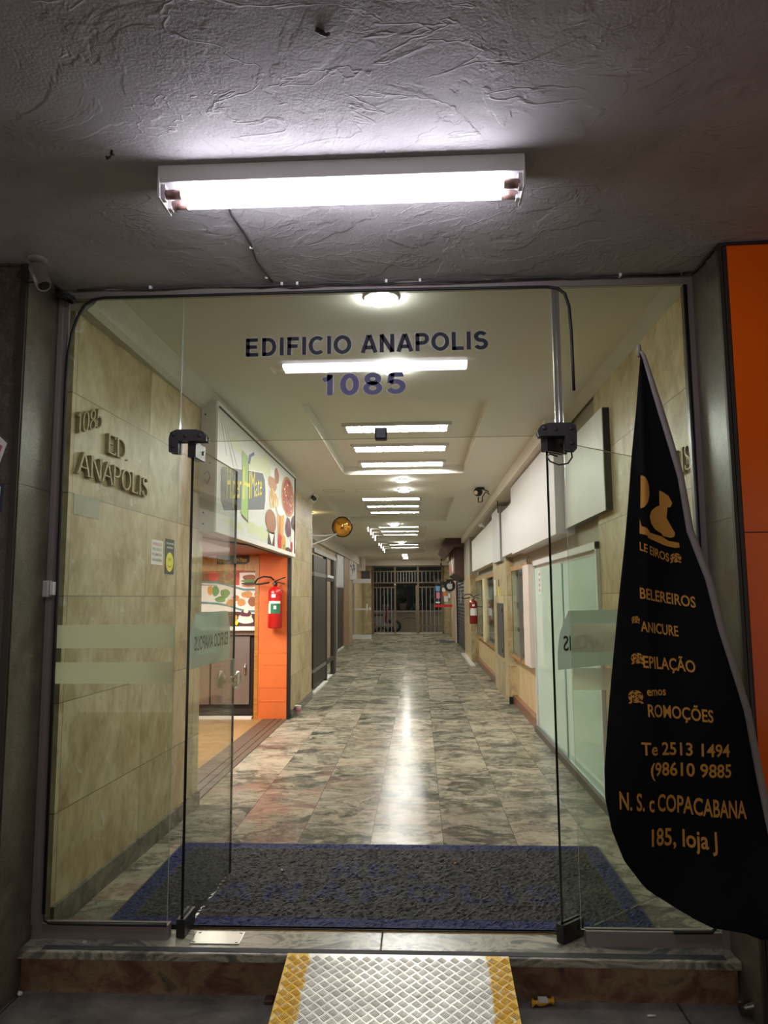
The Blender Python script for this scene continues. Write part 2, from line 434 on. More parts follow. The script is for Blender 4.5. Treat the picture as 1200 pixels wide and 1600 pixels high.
RED = simple('extinguisher_red', (186, 28, 28), 0.28, coat=0.3)
REDD = simple('extinguisher_dark_red', (132, 24, 28), 0.3, coat=0.3)
LABELW = simple('label_white', (226, 224, 216), 0.5)
LABELG = simple('label_green', (34, 110, 76), 0.5)
INKR = simple('ink_red', (196, 40, 46), 0.5)
INKD = simple('ink_dark', (34, 34, 36), 0.5)
YEL = simple('yellow_print', (236, 222, 40), 0.5)
LIME = simple('lime_print', (150, 190, 70), 0.5)
BLUEG = simple('straw_blue', (86, 98, 140), 0.5)
SLATE = simple('plate_slate', (72, 78, 76), 0.5)
TEAL = simple('teal_wave', (96, 140, 140), 0.5)
BANNER = simple('banner_vinyl', (214, 218, 208), 0.45, noise=0.08, nscale=6)
BANNERG = simple('banner_lime_wash', (206, 214, 168), 0.45)
BUN = simple('print_bun', (150, 94, 52), 0.5, noise=0.25, nscale=25)
BREAD = simple('print_bread', (206, 148, 84), 0.5, noise=0.25, nscale=22)
PIZZA = simple('print_pizza', (160, 62, 44), 0.5, noise=0.5, nscale=38)
CRUST = simple('print_crust', (182, 130, 78), 0.5, noise=0.2, nscale=30)
FRY = simple('print_fries', (224, 184, 104), 0.5, noise=0.3, nscale=45)
JUICE = simple('print_juice', (216, 150, 40), 0.5, noise=0.15, nscale=14)
CREAM = simple('print_cream', (240, 232, 214), 0.5)
CHOC = simple('print_chocolate', (70, 36, 26), 0.5, noise=0.4, nscale=40)
BERRY = simple('print_berry', (96, 40, 62), 0.5, noise=0.5, nscale=50)
GREENP = simple('print_green', (96, 146, 74), 0.5, noise=0.4, nscale=24)
TOMATO = simple('print_tomato', (212, 70, 46), 0.5, noise=0.3, nscale=20)
PWHITE = simple('print_white', (232, 230, 224), 0.5)
BOARD = woodgrain('print_board', (180, 140, 84), (214, 180, 122), (6, 1, 1), 5)
MIRROR = simple('warm_reflection_mirror', (236, 176, 84), 0.03, metal=1.0)  # warm reflection is put into the tint of the mirror
FOLI = simple('foliage', (20, 44, 26), 0.6, noise=0.4, nscale=10)
POT = simple('clay_pot', (96, 92, 82), 0.8, noise=0.2, nscale=12)
CONC = simple('planter_concrete', (128, 120, 100), 0.8, noise=0.25, nscale=4, bump=0.2)
SHUT = simple('shutter_slats', (66, 70, 74), 0.45, metal=0.4)
PINKW = simple('pinkish_panel', (214, 200, 190), 0.5)
SKYB = simple('sticker_blue', (96, 160, 214), 0.5)
PINK = simple('sticker_pink', (214, 130, 160), 0.5)
ORNG = simple('sticker_orange', (232, 126, 62), 0.5)
CLEARP = glass('clear_plastic', (0.82, 0.84, 0.86), 0.12, 0.05)
ACRYL = glass('acrylic', (0.95, 0.96, 0.86), 0.30, 0.06, 3.0)
LAMPW = simple('fitting_white', (214, 212, 212), 0.5)
REFL = simple('fitting_reflector', (226, 226, 222), 0.25, metal=0.5)
M_TUBE = emit('tube_glow_outside', (242, 240, 255), TUBE_OUT)
M_TUBEI = emit('tube_glow_inside', (252, 253, 246), TUBE_IN)
M_DISC = emit('disc_glow', (253, 253, 247), DISC_IN)
M_SPOT = emit('spot_glow', (255, 250, 240), 220.0)
M_SIDE = emit('side_spot_glow', (255, 250, 236), 7.0)
M_WARM = emit('warm_glow', (255, 226, 160), 60.0)
TUBECAP = simple('tube_cap', (150, 120, 112), 0.4, metal=0.4)

# ------------------------------------------------------------------ mesh helpers
class MB:
    """collects faces (world coordinates); build() links them as ONE mesh object"""
    def __init__(s):
        s.v = []; s.f = []; s.m = []; s.s = []; s.mi = 0
    def face(s, pts, smooth=False):
        i = len(s.v); s.v += [tuple(p) for p in pts]
        s.f.append(tuple(range(i, i + len(pts)))); s.m.append(s.mi); s.s.append(smooth)
        return s
    def grid(s, rows, closed_u=False, closed_v=False, smooth=True):
        n = len(rows[0]); i0 = len(s.v)
        for r in rows: s.v += [tuple(p) for p in r]
        R = len(rows)
        for a in range(R if closed_v else R - 1):
            for b in range(n if closed_u else n - 1):
                a2 = (a + 1) % R; b2 = (b + 1) % n
                s.f.append((i0 + a * n + b, i0 + a * n + b2, i0 + a2 * n + b2, i0 + a2 * n + b)); s.m.append(s.mi); s.s.append(smooth)
        return s
    def box(s, x0, x1, y0, y1, z0, z1, bev=0.0):
        if bev <= 0:
            i = len(s.v)
            s.v += [(x, y, z) for x in (x0, x1) for y in (y0, y1) for z in (z0, z1)]
            for q in ((0, 1, 3, 2), (4, 6, 7, 5), (0, 4, 5, 1), (2, 3, 7, 6), (0, 2, 6, 4), (1, 5, 7, 3)):
                s.f.append(tuple(i + k for k in q)); s.m.append(s.mi); s.s.append(False)
        else:
            bm = bmesh.new()
            bmesh.ops.create_cube(bm, size=1)
            for v in bm.verts:
                v.co = Vector(((x0 + x1) / 2 + v.co.x * (x1 - x0), (y0 + y1) / 2 + v.co.y * (y1 - y0), (z0 + z1) / 2 + v.co.z * (z1 - z0)))
            bmesh.ops.bevel(bm, geom=bm.edges[:], offset=bev, segments=2, affect='EDGES', profile=0.5)
            s.bm(bm); bm.free()
        return s
    def bm(s, bm, M=None):
        i = len(s.v); bm.verts.ensure_lookup_table()
        for k, v in enumerate(bm.verts):
            v.index = k; s.v.append(tuple((M @ v.co) if M else v.co))
        for f in bm.faces:
            s.f.append(tuple(i + v.index for v in f.verts)); s.m.append(s.mi); s.s.append(f.smooth)
        return s
    def prism(s, pts, f0, f1):
        """pts: 2-D outline, f0/f1: maps (a,b) -> 3-D for the two caps"""
        A = [f0(*p) for p in pts]; B = [f1(*p) for p in pts]
        s.face(A[::-1]); s.face(B)
        n = len(pts)
        for k in range(n):
            s.face([A[k], A[(k + 1) % n], B[(k + 1) % n], B[k]])
        return s
    def tube(s, pts, r, n=8, cap=True, smooth=True):
        pts = [Vector(p) for p in pts]; rows = []
        prev = None
        for k, p in enumerate(pts):
            t = (pts[min(k + 1, len(pts) - 1)] - pts[max(k - 1, 0)])
            if t.length < 1e-9: t = Vector((0, 0, 1))
            t.normalize()
            if prev is None:
                a = t.orthogonal().normalized()
            else:
                a = prev - t * prev.dot(t)
                if a.length < 1e-6: a = t.orthogonal()
                a.normalize()
            prev = a; b = t.cross(a)
            rr = r[k] if isinstance(r, (list, tuple)) else r
            rows.append([tuple(p + (a * math.cos(2 * PI * j / n) + b * math.sin(2 * PI * j / n)) * rr) for j in range(n)])
        s.grid(rows, closed_u=True, smooth=smooth)
        if cap:
            s.face(rows[0][::-1]); s.face(rows[-1])
        return s
    def lathe(s, prof, c, axis='Z', n=24, smooth=True):
        rows = []
        for r, h in prof:
            row = []
            for j in range(n):
                a = 2 * PI * j / n; x, y = r * math.cos(a), r * math.sin(a)
                p = {'Z': (x, y, h), 'Y': (x, h, y), 'X': (h, x, y)}[axis]
                row.append((c[0] + p[0], c[1] + p[1], c[2] + p[2]))
            rows.append(row)
        s.grid(rows, closed_u=True, smooth=smooth)
        s.face(rows[0][::-1]); s.face(rows[-1])
        return s
    def ellipse(s, f, ca, cb, ra, rb, n=20, wob=0.0):
        pts = []
        for j in range(n):
            a = 2 * PI * j / n; k = 1 + wob * math.sin(3 * a + ca * 40) * 0.6 + wob * math.sin(5 * a + cb * 31) * 0.4
            pts.append(f(ca + ra * k * math.cos(a), cb + rb * k * math.sin(a)))
        return s.face(pts)
    def build(s, name, mats, parent=None, origin=None, recalc=True):
        if not isinstance(mats, (list, tuple)): mats = [mats]
        me = bpy.data.meshes.new(name)
        if origin is None:
            if parent is not None: origin = WORLD[parent.name]
            else:
                xs = [v[0] for v in s.v]; ys = [v[1] for v in s.v]; zs = [v[2] for v in s.v]
                origin = ((min(xs) + max(xs)) / 2, (min(ys) + max(ys)) / 2, min(zs))
        ox, oy, oz = origin
        me.from_pydata([(x - ox, y - oy, z - oz) for x, y, z in s.v], [], s.f)
        for m in mats: me.materials.append(m)
        me.polygons.foreach_set('material_index', s.m)
        me.polygons.foreach_set('use_smooth', s.s)
        if recalc:
            bm = bmesh.new(); bm.from_mesh(me)
            bmesh.ops.remove_doubles(bm, verts=bm.verts, dist=1e-6)
            bmesh.ops.recalc_face_normals(bm, faces=bm.faces)
            bm.to_mesh(me); bm.free()
        me.update()
        o = bpy.data.objects.new(name, me); COL.objects.link(o)
        if parent is not None:
            o.parent = parent
            po = WORLD[parent.name]
            o.location = (ox - po[0], oy - po[1], oz - po[2])
        else:
            o.location = origin
        WORLD[o.name] = tuple(origin)
        return o

WORLD = {}
def tag(o, label=None, cat=None, group=None, kind=None):
    if label: o['label'] = label
    if cat: o['category'] = cat
    if group: o['group'] = group
    if kind: o['kind'] = kind
    return o
def empty(name, loc, label, cat, group=None):
    o = bpy.data.objects.new(name, None); COL.objects.link(o)
    o.empty_display_size = 0.1; o.location = loc
    WORLD[o.name] = tuple(loc)
    return tag(o, label, cat, group)
def struct(o, label=None):
    o['kind'] = 'structure'
    if label: o['label'] = label
    return o
def bx(name, m, x0, x1, y0, y1, z0, z1, parent=None, bev=0.0):
    return MB().box(x0, x1, y0, y1, z0, z1, bev).build(name, m, parent)
def copy_tree(o, parent=None):
    c = o.copy(); COL.objects.link(c)
    if parent: c.parent = parent
    for ch in o.children: copy_tree(ch, c)
    return c
def dup(root, loc, label, rz=None):
    c = copy_tree(root); c.location = loc; c['label'] = label
    if rz is not None: c.rotation_euler = (0, 0, rz)
    return c

_TXT = {}
def text_faces(body, bold=0.0):
    """outline of a line of lettering normalised to u in 0..1, v in 0..1 (v=1 is cap height)"""
    key = (body, bold)
    if key in _TXT: return _TXT[key]
    cu = bpy.data.curves.new('lettering', 'FONT'); cu.body = body; cu.size = 1.0
    cu.offset = bold; cu.resolution_u = 3
    o = bpy.data.objects.new('lettering', cu); COL.objects.link(o)
    dg = bpy.context.evaluated_depsgraph_get()
    me = bpy.data.meshes.new_from_object(o.evaluated_get(dg))
    vs = [v.co.copy() for v in me.vertices]; fs = [tuple(p.vertices) for p in me.polygons]
    bpy.data.objects.remove(o); bpy.data.curves.remove(cu); bpy.data.meshes.remove(me)
    x0 = min(v.x for v in vs); x1 = max(v.x for v in vs)
    cap = 0.729
    r = ([((v.x - x0) / (x1 - x0), v.y / cap) for v in vs], fs)
    _TXT[key] = r
    return r
def text_into(mb, body, f, bold=0.0):
    vs, fs = text_faces(body, bold)
    i = len(mb.v)
    mb.v += [tuple(f(u, v)) for u, v in vs]
    for q in fs:
        mb.f.append(tuple(i + k for k in q)); mb.m.append(mb.mi); mb.s.append(False)
    return mb

# heavy grotesque capitals drawn as centre lines: (advance, strokes)
def _arc(cx, cz, rx, rz, a0, a1, n=18):
    return [(cx + rx * math.cos(math.radians(a0 + (a1 - a0) * k / n)), cz + rz * math.sin(math.radians(a0 + (a1 - a0) * k / n))) for k in range(n + 1)]
SANS = {
 'E': (0.76, [[(.16, 0), (.16, 1)], [(.10, .91), (.66, .91)], [(.10, .52), (.62, .52)], [(.10, .09), (.69, .09)]]),
 'F': (0.70, [[(.16, 0), (.16, 1)], [(.10, .91), (.64, .91)], [(.10, .50), (.58, .50)]]),
 'D': (0.84, [[(.16, 0), (.16, 1)], [(.10, .91), (.36, .91)] + _arc(.36, .5, .32, .41, 90, -90) + [(.10, .09)]]),
 'I': (0.32, [[(.16, 0), (.16, 1)]]),
 'C': (0.82, [_arc(.44, .5, .33, .42, 48, 312, 26)]),
 'O': (0.90, [_arc(.45, .5, .34, .42, 0, 360, 36)]),
 'A': (0.82, [[(.09, 0), (.385, .98)], [(.435, .98), (.73, 0)], [(.22, .29), (.60, .29)]]),
 'N': (0.84, [[(.16, 0), (.16, 1)], [(.16, .98), (.68, .02)], [(.68, 0), (.68, 1)]]),
 'P': (0.78, [[(.16, 0), (.16, 1)], [(.10, .91), (.42, .91)] + _arc(.42, .68, .21, .23, 90, -90) + [(.10, .45)]]),
 'L': (0.68, [[(.16, 0), (.16, 1)], [(.10, .09), (.64, .09)]]),
 'S': (0.76, [_arc(.38, .71, .23, .205, 25, 180, 14) + _arc(.38, .71, .23, .20, 180, 262, 8) + _arc(.38, .29, .25, .22, 82, 0, 8) + _arc(.38, .29, .25, .21, 0, -158, 14)]),
 '1': (0.60, [[(.36, 0), (.36, 1)], [(.12, .73), (.30, .82), (.38, .97)]]),
 '0': (0.74, [_arc(.37, .5, .24, .42, 0, 360, 36)]),
 '8': (0.74, [_arc(.37, .73, .20, .19, 0, 360, 28), _arc(.37, .29, .24, .22, 0, 360, 30)]),
 '5': (0.74, [[(.64, .91), (.17, .91)], [(.22, .97), (.155, .50)], [(.15, .50)] + _arc(.36, .33, .25, .245, 125, -158, 24)]),
 ' ': (0.36, []),
}
def ribbon(mb, pts, w, f):
    n = len(pts); A = []; B = []
    closed = math.hypot(pts[0][0] - pts[-1][0], pts[0][1] - pts[-1][1]) < 1e-6
    for k in range(n):
        a = pts[max(k - 1, 0)]; b = pts[min(k + 1, n - 1)]
        if closed and k in (0, n - 1): a, b = pts[-2], pts[1]
        dx, dz = b[0] - a[0], b[1] - a[1]; l = math.hypot(dx, dz); dx /= l; dz /= l
        A.append((pts[k][0] - dz * w / 2, pts[k][1] + dx * w / 2)); B.append((pts[k][0] + dz * w / 2, pts[k][1] - dx * w / 2))
    for k in range(n - 1):
        mb.face([f(*A[k]), f(*A[k + 1]), f(*B[k + 1]), f(*B[k])])
def sans_row(name, body, x0, x1, z0, z1, zc0, zc1, mat, w, y, parent, label=None, track=0.05):
    tot = sum(SANS[c][0] + track for c in body); run = 0.0
    mb = MB()
    for c in body:
        adv, st = SANS[c]
        def f(a, b, run=run):
            t = (run + a) / tot
            lo = z0 + (z1 - z0) * t; hi = zc0 + (zc1 - zc0) * t
            return (x0 + (x1 - x0) * t, y, lo + (hi - lo) * b)
        for s_ in st: ribbon(mb, s_, w, f)
        run += adv + track
    o = mb.build(name, mat, parent, recalc=False)
    if label: o['label'] = label
    return o
FLAG_LEFT = [(0.84, 2.314), (0.844, 2.294), (0.821, 2.096), (0.793, 1.901), (0.756, 1.59), (0.711, 1.241), (0.672, 0.969), (0.649, 0.791), (0.647, 0.692), (0.667, 0.583), (0.707, 0.476), (0.78, 0.38), (0.855, 0.328), (0.929, 0.287), (1.036, 0.247), (1.121, 0.227), (1.185, 0.222), (1.247, 0.235)]
FLAG_RIGHT = [(0.845, 2.319), (0.856, 2.294), (0.908, 2.094), (0.938, 1.972), (0.971, 1.838), (0.997, 1.635), (1.05, 1.459), (1.078, 1.286), (1.115, 1.138), (1.158, 0.992), (1.183, 0.859), (1.214, 0.659), (1.231, 0.491), (1.242, 0.365), (1.247, 0.235)]
FLAG_TEXT = [('LE EIROS', (0.809, 1.567), (0.922, 1.524), 0.0312), ('BELEREIROS', (0.804, 1.392), (1.004, 1.356), 0.0408), ('ANICURE', (0.802, 1.273), (0.94, 1.253), 0.0384), ('EPILAÇÃO', (0.802, 1.145), (0.985, 1.126), 0.0432), ('emos', (0.807, 1.047), (0.879, 1.046), 0.0312), ('ROMOÇÕES', (0.806, 0.975), (1.032, 0.954), 0.0444), ('Te 2513 1494', (0.776, 0.843), (1.09, 0.833), 0.0456), ('(98610 9885', (0.805, 0.77), (1.096, 0.76), 0.048), ('N. S. c COPACABANA', (0.694, 0.658), (1.151, 0.613), 0.0623), ('185, loja J', (0.806, 0.525), (1.035, 0.513), 0.0623)]
FLAG_LOGO = [[(0.822, 1.842), (0.83, 1.84), (0.837, 1.835), (0.843, 1.826), (0.848, 1.815), (0.851, 1.802), (0.852, 1.788), (0.852, 1.773), (0.849, 1.759), (0.845, 1.746), (0.839, 1.735), (0.832, 1.727), (0.824, 1.722), (0.816, 1.72)], [(0.892, 1.787), (0.905, 1.782), (0.926, 1.768), (0.94, 1.741), (0.933, 1.726), (0.919, 1.724), (0.907, 1.733), (0.904, 1.76), (0.898, 1.769), (0.896, 1.728), (0.891, 1.675), (0.896, 1.648), (0.911, 1.635), (0.947, 1.63), (0.944, 1.617), (0.931, 1.612), (0.901, 1.619), (0.897, 1.628), (0.872, 1.642), (0.855, 1.666), (0.85, 1.691), (0.858, 1.711), (0.876, 1.726), (0.891, 1.731), (0.891, 1.764)], [(0.812, 1.68), (0.818, 1.654), (0.837, 1.647), (0.849, 1.631), (0.897, 1.617), (0.922, 1.601), (0.96, 1.594), (0.962, 1.577), (0.946, 1.575), (0.908, 1.584), (0.865, 1.602), (0.84, 1.611), (0.836, 1.62), (0.81, 1.627)]]
FLAG_ROSES = [(0.946, 1.539, 0.0264), (0.799, 1.315, 0.0192), (0.797, 1.177, 0.0288), (0.782, 1.043, 0.0336)]
SIGN_PLATE = [(5.175, 2.324), (5.216, 2.353), (5.316, 2.368), (6.599, 2.539), (6.694, 2.492), (6.731, 2.4), (6.728, 2.302), (6.686, 2.214), (5.28, 2.041), (5.191, 2.1)]
SIGN_SLAB = [(5.817, 2.599), (6.02, 2.569), (6.034, 2.045), (5.799, 2.079)]
SIGN_STRAW = [(6.034, 2.527), (6.045, 2.6), (6.229, 2.664), (6.251, 2.64), (6.122, 2.597), (6.087, 2.528)]
SIGN_WORDS = [('Hiper', (5.347, 2.136), (5.791, 2.2), (5.329, 2.398)), ('H', (5.85, 2.199), (6.106, 2.238), (5.832, 2.482)), ('Mate', (6.136, 2.246), (6.567, 2.333), (6.121, 2.489))]
SIGN_FOOD = {'pizza': (7.92, 2.498, 0.397, 0.216), 'pizza_top': (7.92, 2.498, 0.32, 0.188), 'chicken': (7.058, 2.509, 0.214, 0.071), 'drum': (7.264, 2.62, 0.119, 0.079), 'fries': (7.117, 2.368, 0.233, 0.087), 'bun': (6.997, 2.14, 0.259, 0.11), 'burger_box': (7.007, 1.965, 0.229, 0.095), 'juice': (7.503, 2.09, 0.217, 0.23), 'froth': (7.458, 2.295, 0.181, 0.054), 'cup': (7.936, 2.163, 0.179, 0.107), 'berry': (8.266, 2.248, 0.139, 0.083), 'white': (8.275, 2.029, 0.18, 0.141), 'red': (7.441, 1.968, 0.09, 0.09), 'orange': (7.667, 1.962, 0.119, 0.098), 'choc': (7.948, 1.903, 0.217, 0.05)}
POSTER_FOOD = {'salad': (-2.498, 1.669, 0.065, 0.065), 'pizza': (-2.313, 1.667, 0.076, 0.08), 'pizza2': (-2.313, 1.667, 0.051, 0.054), 'tomato': (-2.173, 1.695, 0.051, 0.043), 'tomato2': (-2.208, 1.579, 0.043, 0.036), 'bun': (-2.058, 1.651, 0.083, 0.04), 'lettuce': (-2.058, 1.611, 0.101, 0.02), 'patty': (-2.057, 1.578, 0.098, 0.02), 'bunb': (-2.057, 1.553, 0.091, 0.018), 'veg1': (-2.472, 1.494, 0.043, 0.065), 'veg2': (-2.354, 1.464, 0.058, 0.054), 'veg3': (-2.539, 1.502, 0.033, 0.058), 'veg4': (-2.411, 1.392, 0.065, 0.036), 'bread1': (-2.085, 1.448, 0.069, 0.043), 'bread2': (-2.153, 1.355, 0.051, 0.047), 'bread3': (-2.003, 1.364, 0.072, 0.058), 'bread4': (-1.96, 1.451, 0.036, 0.036), 'bread5': (-2.278, 1.352, 0.058, 0.04), 'bread6': (-2.22, 1.406, 0.043, 0.036), 'saucer': (-2.099, 1.142, 0.101, 0.043), 'bowl': (-2.099, 1.174, 0.083, 0.065), 'acai': (-2.1, 1.221, 0.072, 0.04), 'lemon': (-2.212, 1.11, 0.025, 0.025), 'banana': (-2.224, 1.168, 0.025, 0.036), 'cream': (-2.093, 1.25, 0.029, 0.025), 'leaf': (-2.351, 1.704, 0.025, 0.018), 'leaf2': (-2.29, 1.602, 0.029, 0.018), 'olive': (-2.364, 1.639, 0.018, 0.022)}
POSTER_RECTS = {'wood': [(-2.763, 1.927), (-1.942, 1.719)], 'strip': [(-2.759, 1.737), (-1.939, 1.519)], 'red': [(-2.241, 1.743), (-2.119, 1.542)], 'white1': [(-2.181, 1.714), (-1.935, 1.505)], 'strip2': [(-2.755, 1.562), (-1.935, 1.245)], 'dark': [(-2.747, 1.243), (-1.933, 1.07)], 'ledge': [(-2.743, 1.068), (-1.933, 1.03)], 'plate': [(-2.473, 1.924), (-2.061, 1.815)]}
POSTER_WAVES = [[(-2.756, 1.613), (-2.571, 1.6), (-2.46, 1.597), (-2.326, 1.566), (-2.222, 1.534), (-2.126, 1.508), (-1.939, 1.506)], [(-2.75, 1.358), (-2.565, 1.35), (-2.455, 1.342), (-2.307, 1.316), (-2.189, 1.275), (-2.086, 1.247), (-1.935, 1.247)]]
POSTER_TEXT = [[(-2.472, 1.851), (-2.346, 1.85)], [(-2.22, 1.856), (-2.095, 1.855)]]
# ------------------------------------------------------------------ the setting
ZO, ZI = 2.81, 2.85          # canopy soffit, arcade ceiling
XL, XR = -1.53, 1.24         # arcade side walls
YG = 3.20                    # plane of the glass front

struct(bx('pavement', PAVE, -6, 6, -4, 3.12, -0.30, -0.17))
struct(bx('ceiling_canopy', CEIL_OUT, -6, 6, -4, 3.168, ZO, 2.98))
mb = MB()
mb.box(-6, -1.63, 2.905, 3.32, -0.17, 1.873).box(-6, -1.63, 2.905, 3.32, 1.876, ZO)
mb.mi = 1; mb.box(-6, -1.6318, 2.907, 3.318, 1.8725, 1.8765)
struct(mb.build('wall_front_left', [GRANITE, BLACKM]))
mb = MB()
mb.box(1.22, 6, 2.905, 3.32, -0.17, 1.70).box(1.22, 6, 2.905, 3.32, 1.703, ZO)
mb.mi = 1; mb.box(1.2218, 6, 2.907, 3.318, 1.6995, 1.7035)
struct(mb.build('wall_front_right', [GRANITE, BLACKM]))
mb = MB().box(-1.662, -1.634, 2.893, 2.905, -0.17, ZO)
struct(mb.build('trim_1', DARKBR))
mb = MB().box(1.218, 1.232, 2.885, 2.905, -0.17, ZO).box(1.235, 1.249, 2.885, 2.905, -0.17, ZO)
struct(mb.build('trim_2', DARKBR))

# threshold step
mb = MB().box(-1.65, 1.215, 3.105, 3.40, -0.17, -0.032)
struct(mb.build('step_riser', RISER))
mb = MB()
mb.box(-1.655, -0.172, 3.07, 3.285, -0.032, 0.0, 0.004)
mb.box(-0.170, 1.22, 3.07, 3.285, -0.032, 0.0, 0.004)
struct(mb.build('threshold', SLAB))
mb = MB().box(-1.54, 1.17, 3.086, 3.122, 0.0, 0.0015)
struct(mb.build('trim_3', GRIT))
struct(bx('trim_4', BRASS, -0.985, 0.55, 3.285, 3.295, -0.01, 0.002))

# arcade floor
struct(bx('floor', FLOOR, -3.4, 1.9, 3.295, 29.4, -0.12, 0.0))

# arcade ceiling with sunk trays
TRAYS = [(-0.873, 0.535, 5.36, 8.59), (-1.40, 0.53, 10.70, 14.06), (-1.10, 0.16, 15.1, 18.9), (-1.10, 0.18, 19.7, 23.9)]
TD = 0.10
xs = sorted({-3.4, 1.9} | {t[0] for t in TRAYS} | {t[1] for t in TRAYS})
ys = sorted({3.168, 29.4} | {t[2] for t in TRAYS} | {t[3] for t in TRAYS})
def in_tray(x, y):
    return any(a < x < b and c < y < d for a, b, c, d in TRAYS)
mb = MB()
for i in range(len(xs) - 1):
    for j in range(len(ys) - 1):
        x0, x1, y0, y1 = xs[i], xs[i + 1], ys[j], ys[j + 1]
        z = ZI + (TD if in_tray((x0 + x1) / 2, (y0 + y1) / 2) else 0)
        mb.face([(x0, y0, z), (x0, y1, z), (x1, y1, z), (x1, y0, z)])
for x0, x1, y0, y1 in TRAYS:
    mb.face([(x0, y0, ZI), (x0, y1, ZI), (x0, y1, ZI + TD), (x0, y0, ZI + TD)])
    mb.face([(x1, y0, ZI), (x1, y1, ZI), (x1, y1, ZI + TD), (x1, y0, ZI + TD)])
    mb.face([(x0, y0, ZI), (x1, y0, ZI), (x1, y0, ZI + TD), (x0, y0, ZI + TD)])
    mb.face([(x0, y1, ZI), (x1, y1, ZI), (x1, y1, ZI + TD), (x0, y1, ZI + TD)])
struct(mb.build('ceiling', CEIL_IN, recalc=False))
# outlines of two access hatches
mb = MB()
for hx in (-1.15, -0.70):
    for a, b, c, d in ((hx - .14, hx + .14, 9.80, 9.806), (hx - .14, hx - .134, 9.80, 10.0), (hx + .134, hx + .14, 9.80, 10.0), (hx - .14, hx + .14, 9.994, 10.0)):
        mb.box(a, b, c, d, ZI - 0.002, ZI)
struct(mb.build('trim_5', GREYPAINT))

# left side wall, snack bar opening, recess beyond
def XLF(y):
    """face of the left wall: the first bay opens slightly towards the street"""
    return XL - 0.056 * max(0.0, (5.15 - y) / 1.91)
mb = MB().prism([(-1.75, 3.24), (-1.75, 5.15), (XL, 5.15), (XLF(3.24), 3.24)], lambda a, b: (a, b, 0), lambda a, b: (a, b, 2.74)).box(-1.75, XL, 5.15, 8.80, 1.95, 2.74).box(-1.75, XL, 8.80, 10.52, 0, 2.74)
struct(mb.build('wall_left', TRAV))
mb = MB()
q = [(-1.75, 2.74), (-1.528, 2.738), (-1.50, 2.76), (-1.43, 2.85), (-1.75, 2.85)]
mb.prism(q, lambda a, b: (a, 3.23, b), lambda a, b: (a, 10.52, b))
struct(mb.build('trim_6', PLASTER))
mb = MB().prism([(XLF(3.24), 3.24), (XL, 5.15), (XL + .018, 5.15), (XLF(3.24) + .018, 3.24)], lambda a, b: (a, b, 0), lambda a, b: (a, b, 0.10)).box(XL, XL + 0.018, 8.80, 10.52, 0, 0.10)
struct(mb.build('baseboard_left', BASEB))
mb = MB().box(-3.4, -1.75, 5.05, 5.15, 0, 1.95).box(-3.4, -3.3, 5.15, 9.0, 0, 1.95).box(-3.4, -1.75, 9.0, 9.1, 0, 1.95)
struct(mb.build('wall_snack_bar', SOFFIT))
struct(bx('ceiling_snack_bar', SOFFIT, -3.3, -1.54, 5.15, 9.0, 1.925, 1.95))
struct(bx('floor_snack_bar', simple('tan_tiles', (150, 116, 70), 0.4, noise=0.3, nscale=18), -3.3, -1.84, 5.15, 9.0, 0.0, 0.004))
mb = MB().box(-1.84, -1.56, 5.15, 8.79, 0, 0.006)
mb.box(-1.70, -1.69, 5.15, 8.79, 0.006, 0.012).box(-1.63, -1.62, 5.15, 8.79, 0.006, 0.012)
struct(mb.build('trim_7', simple('dark_track', (84, 66, 50), 0.5, noise=0.2, nscale=12)))
struct(bx('wall_orange', ORANGEW, -1.905, -1.565, 8.74, 9.0, 0.0, 1.925))
mb = MB()
for z in (0.20, 0.36, 0.62, 0.76): mb.box(-1.90, -1.57, 8.737, 8.74, z, z + 0.012)
struct(mb.build('trim_8', ORANGEW))
struct(bx('trim_9', OCHRE, -1.95, -1.905, 8.73, 9.0, 0.0, 1.925))
struct(bx('trim_10', BLACKM, -1.565, -1.525, 8.735, 8.80, 0.0, 1.95))
# recess
struct(bx('wall_recess_near', TRAV, -3.4, -1.75, 10.42, 10.52, 0, ZI))
struct(bx('wall_recess_back', TRAV, -3.4, -3.1, 10.52, 14.3, 0, ZI))
struct(bx('wall_recess_far', TRAV, -3.4, -2.2, 14.3, 14.4, 0, ZI))
struct(bx('wall_left_far', TRAV, -2.4, -2.2, 14.4, 29.4, 0, ZI))
mb = MB().box(-2.34, -2.12, 10.53, 26.2, 2.58, ZI)
struct(mb.build('beam', PAINT))

# right side wall
mb = MB().box(XR, 1.45, 3.24, 5.12, 0, ZI)
struct(mb.build('wall_right', TRAV))
mb = MB().prism([(1.17, ZI), (1.241, 2.80), (1.241, ZI)], lambda a, b: (a, 3.23, b), lambda a, b: (a, 6.0, b))
struct(mb.build('trim_11', PLASTER))
struct(bx('baseboard_right', BASEB, XR - 0.018, XR, 3.24, 5.12, 0, 0.10))
mb = MB().box(XR + 0.03, 1.45, 5.12, 8.44, 1.77, ZI).box(XR + 0.03, 1.45, 8.44, 16.3, 1.80, ZI).box(1.12, 1.45, 16.3, 18.5, 1.9, ZI).box(XR, 1.45, 18.5, 24.5, 1.9, ZI)
struct(mb.build('wall_right_upper', GREYPAINT))
mb = MB().box(1.05, 1.45, 6.0, 29.2, 2.72, ZI)
struct(mb.build('beam_right', PAINT))
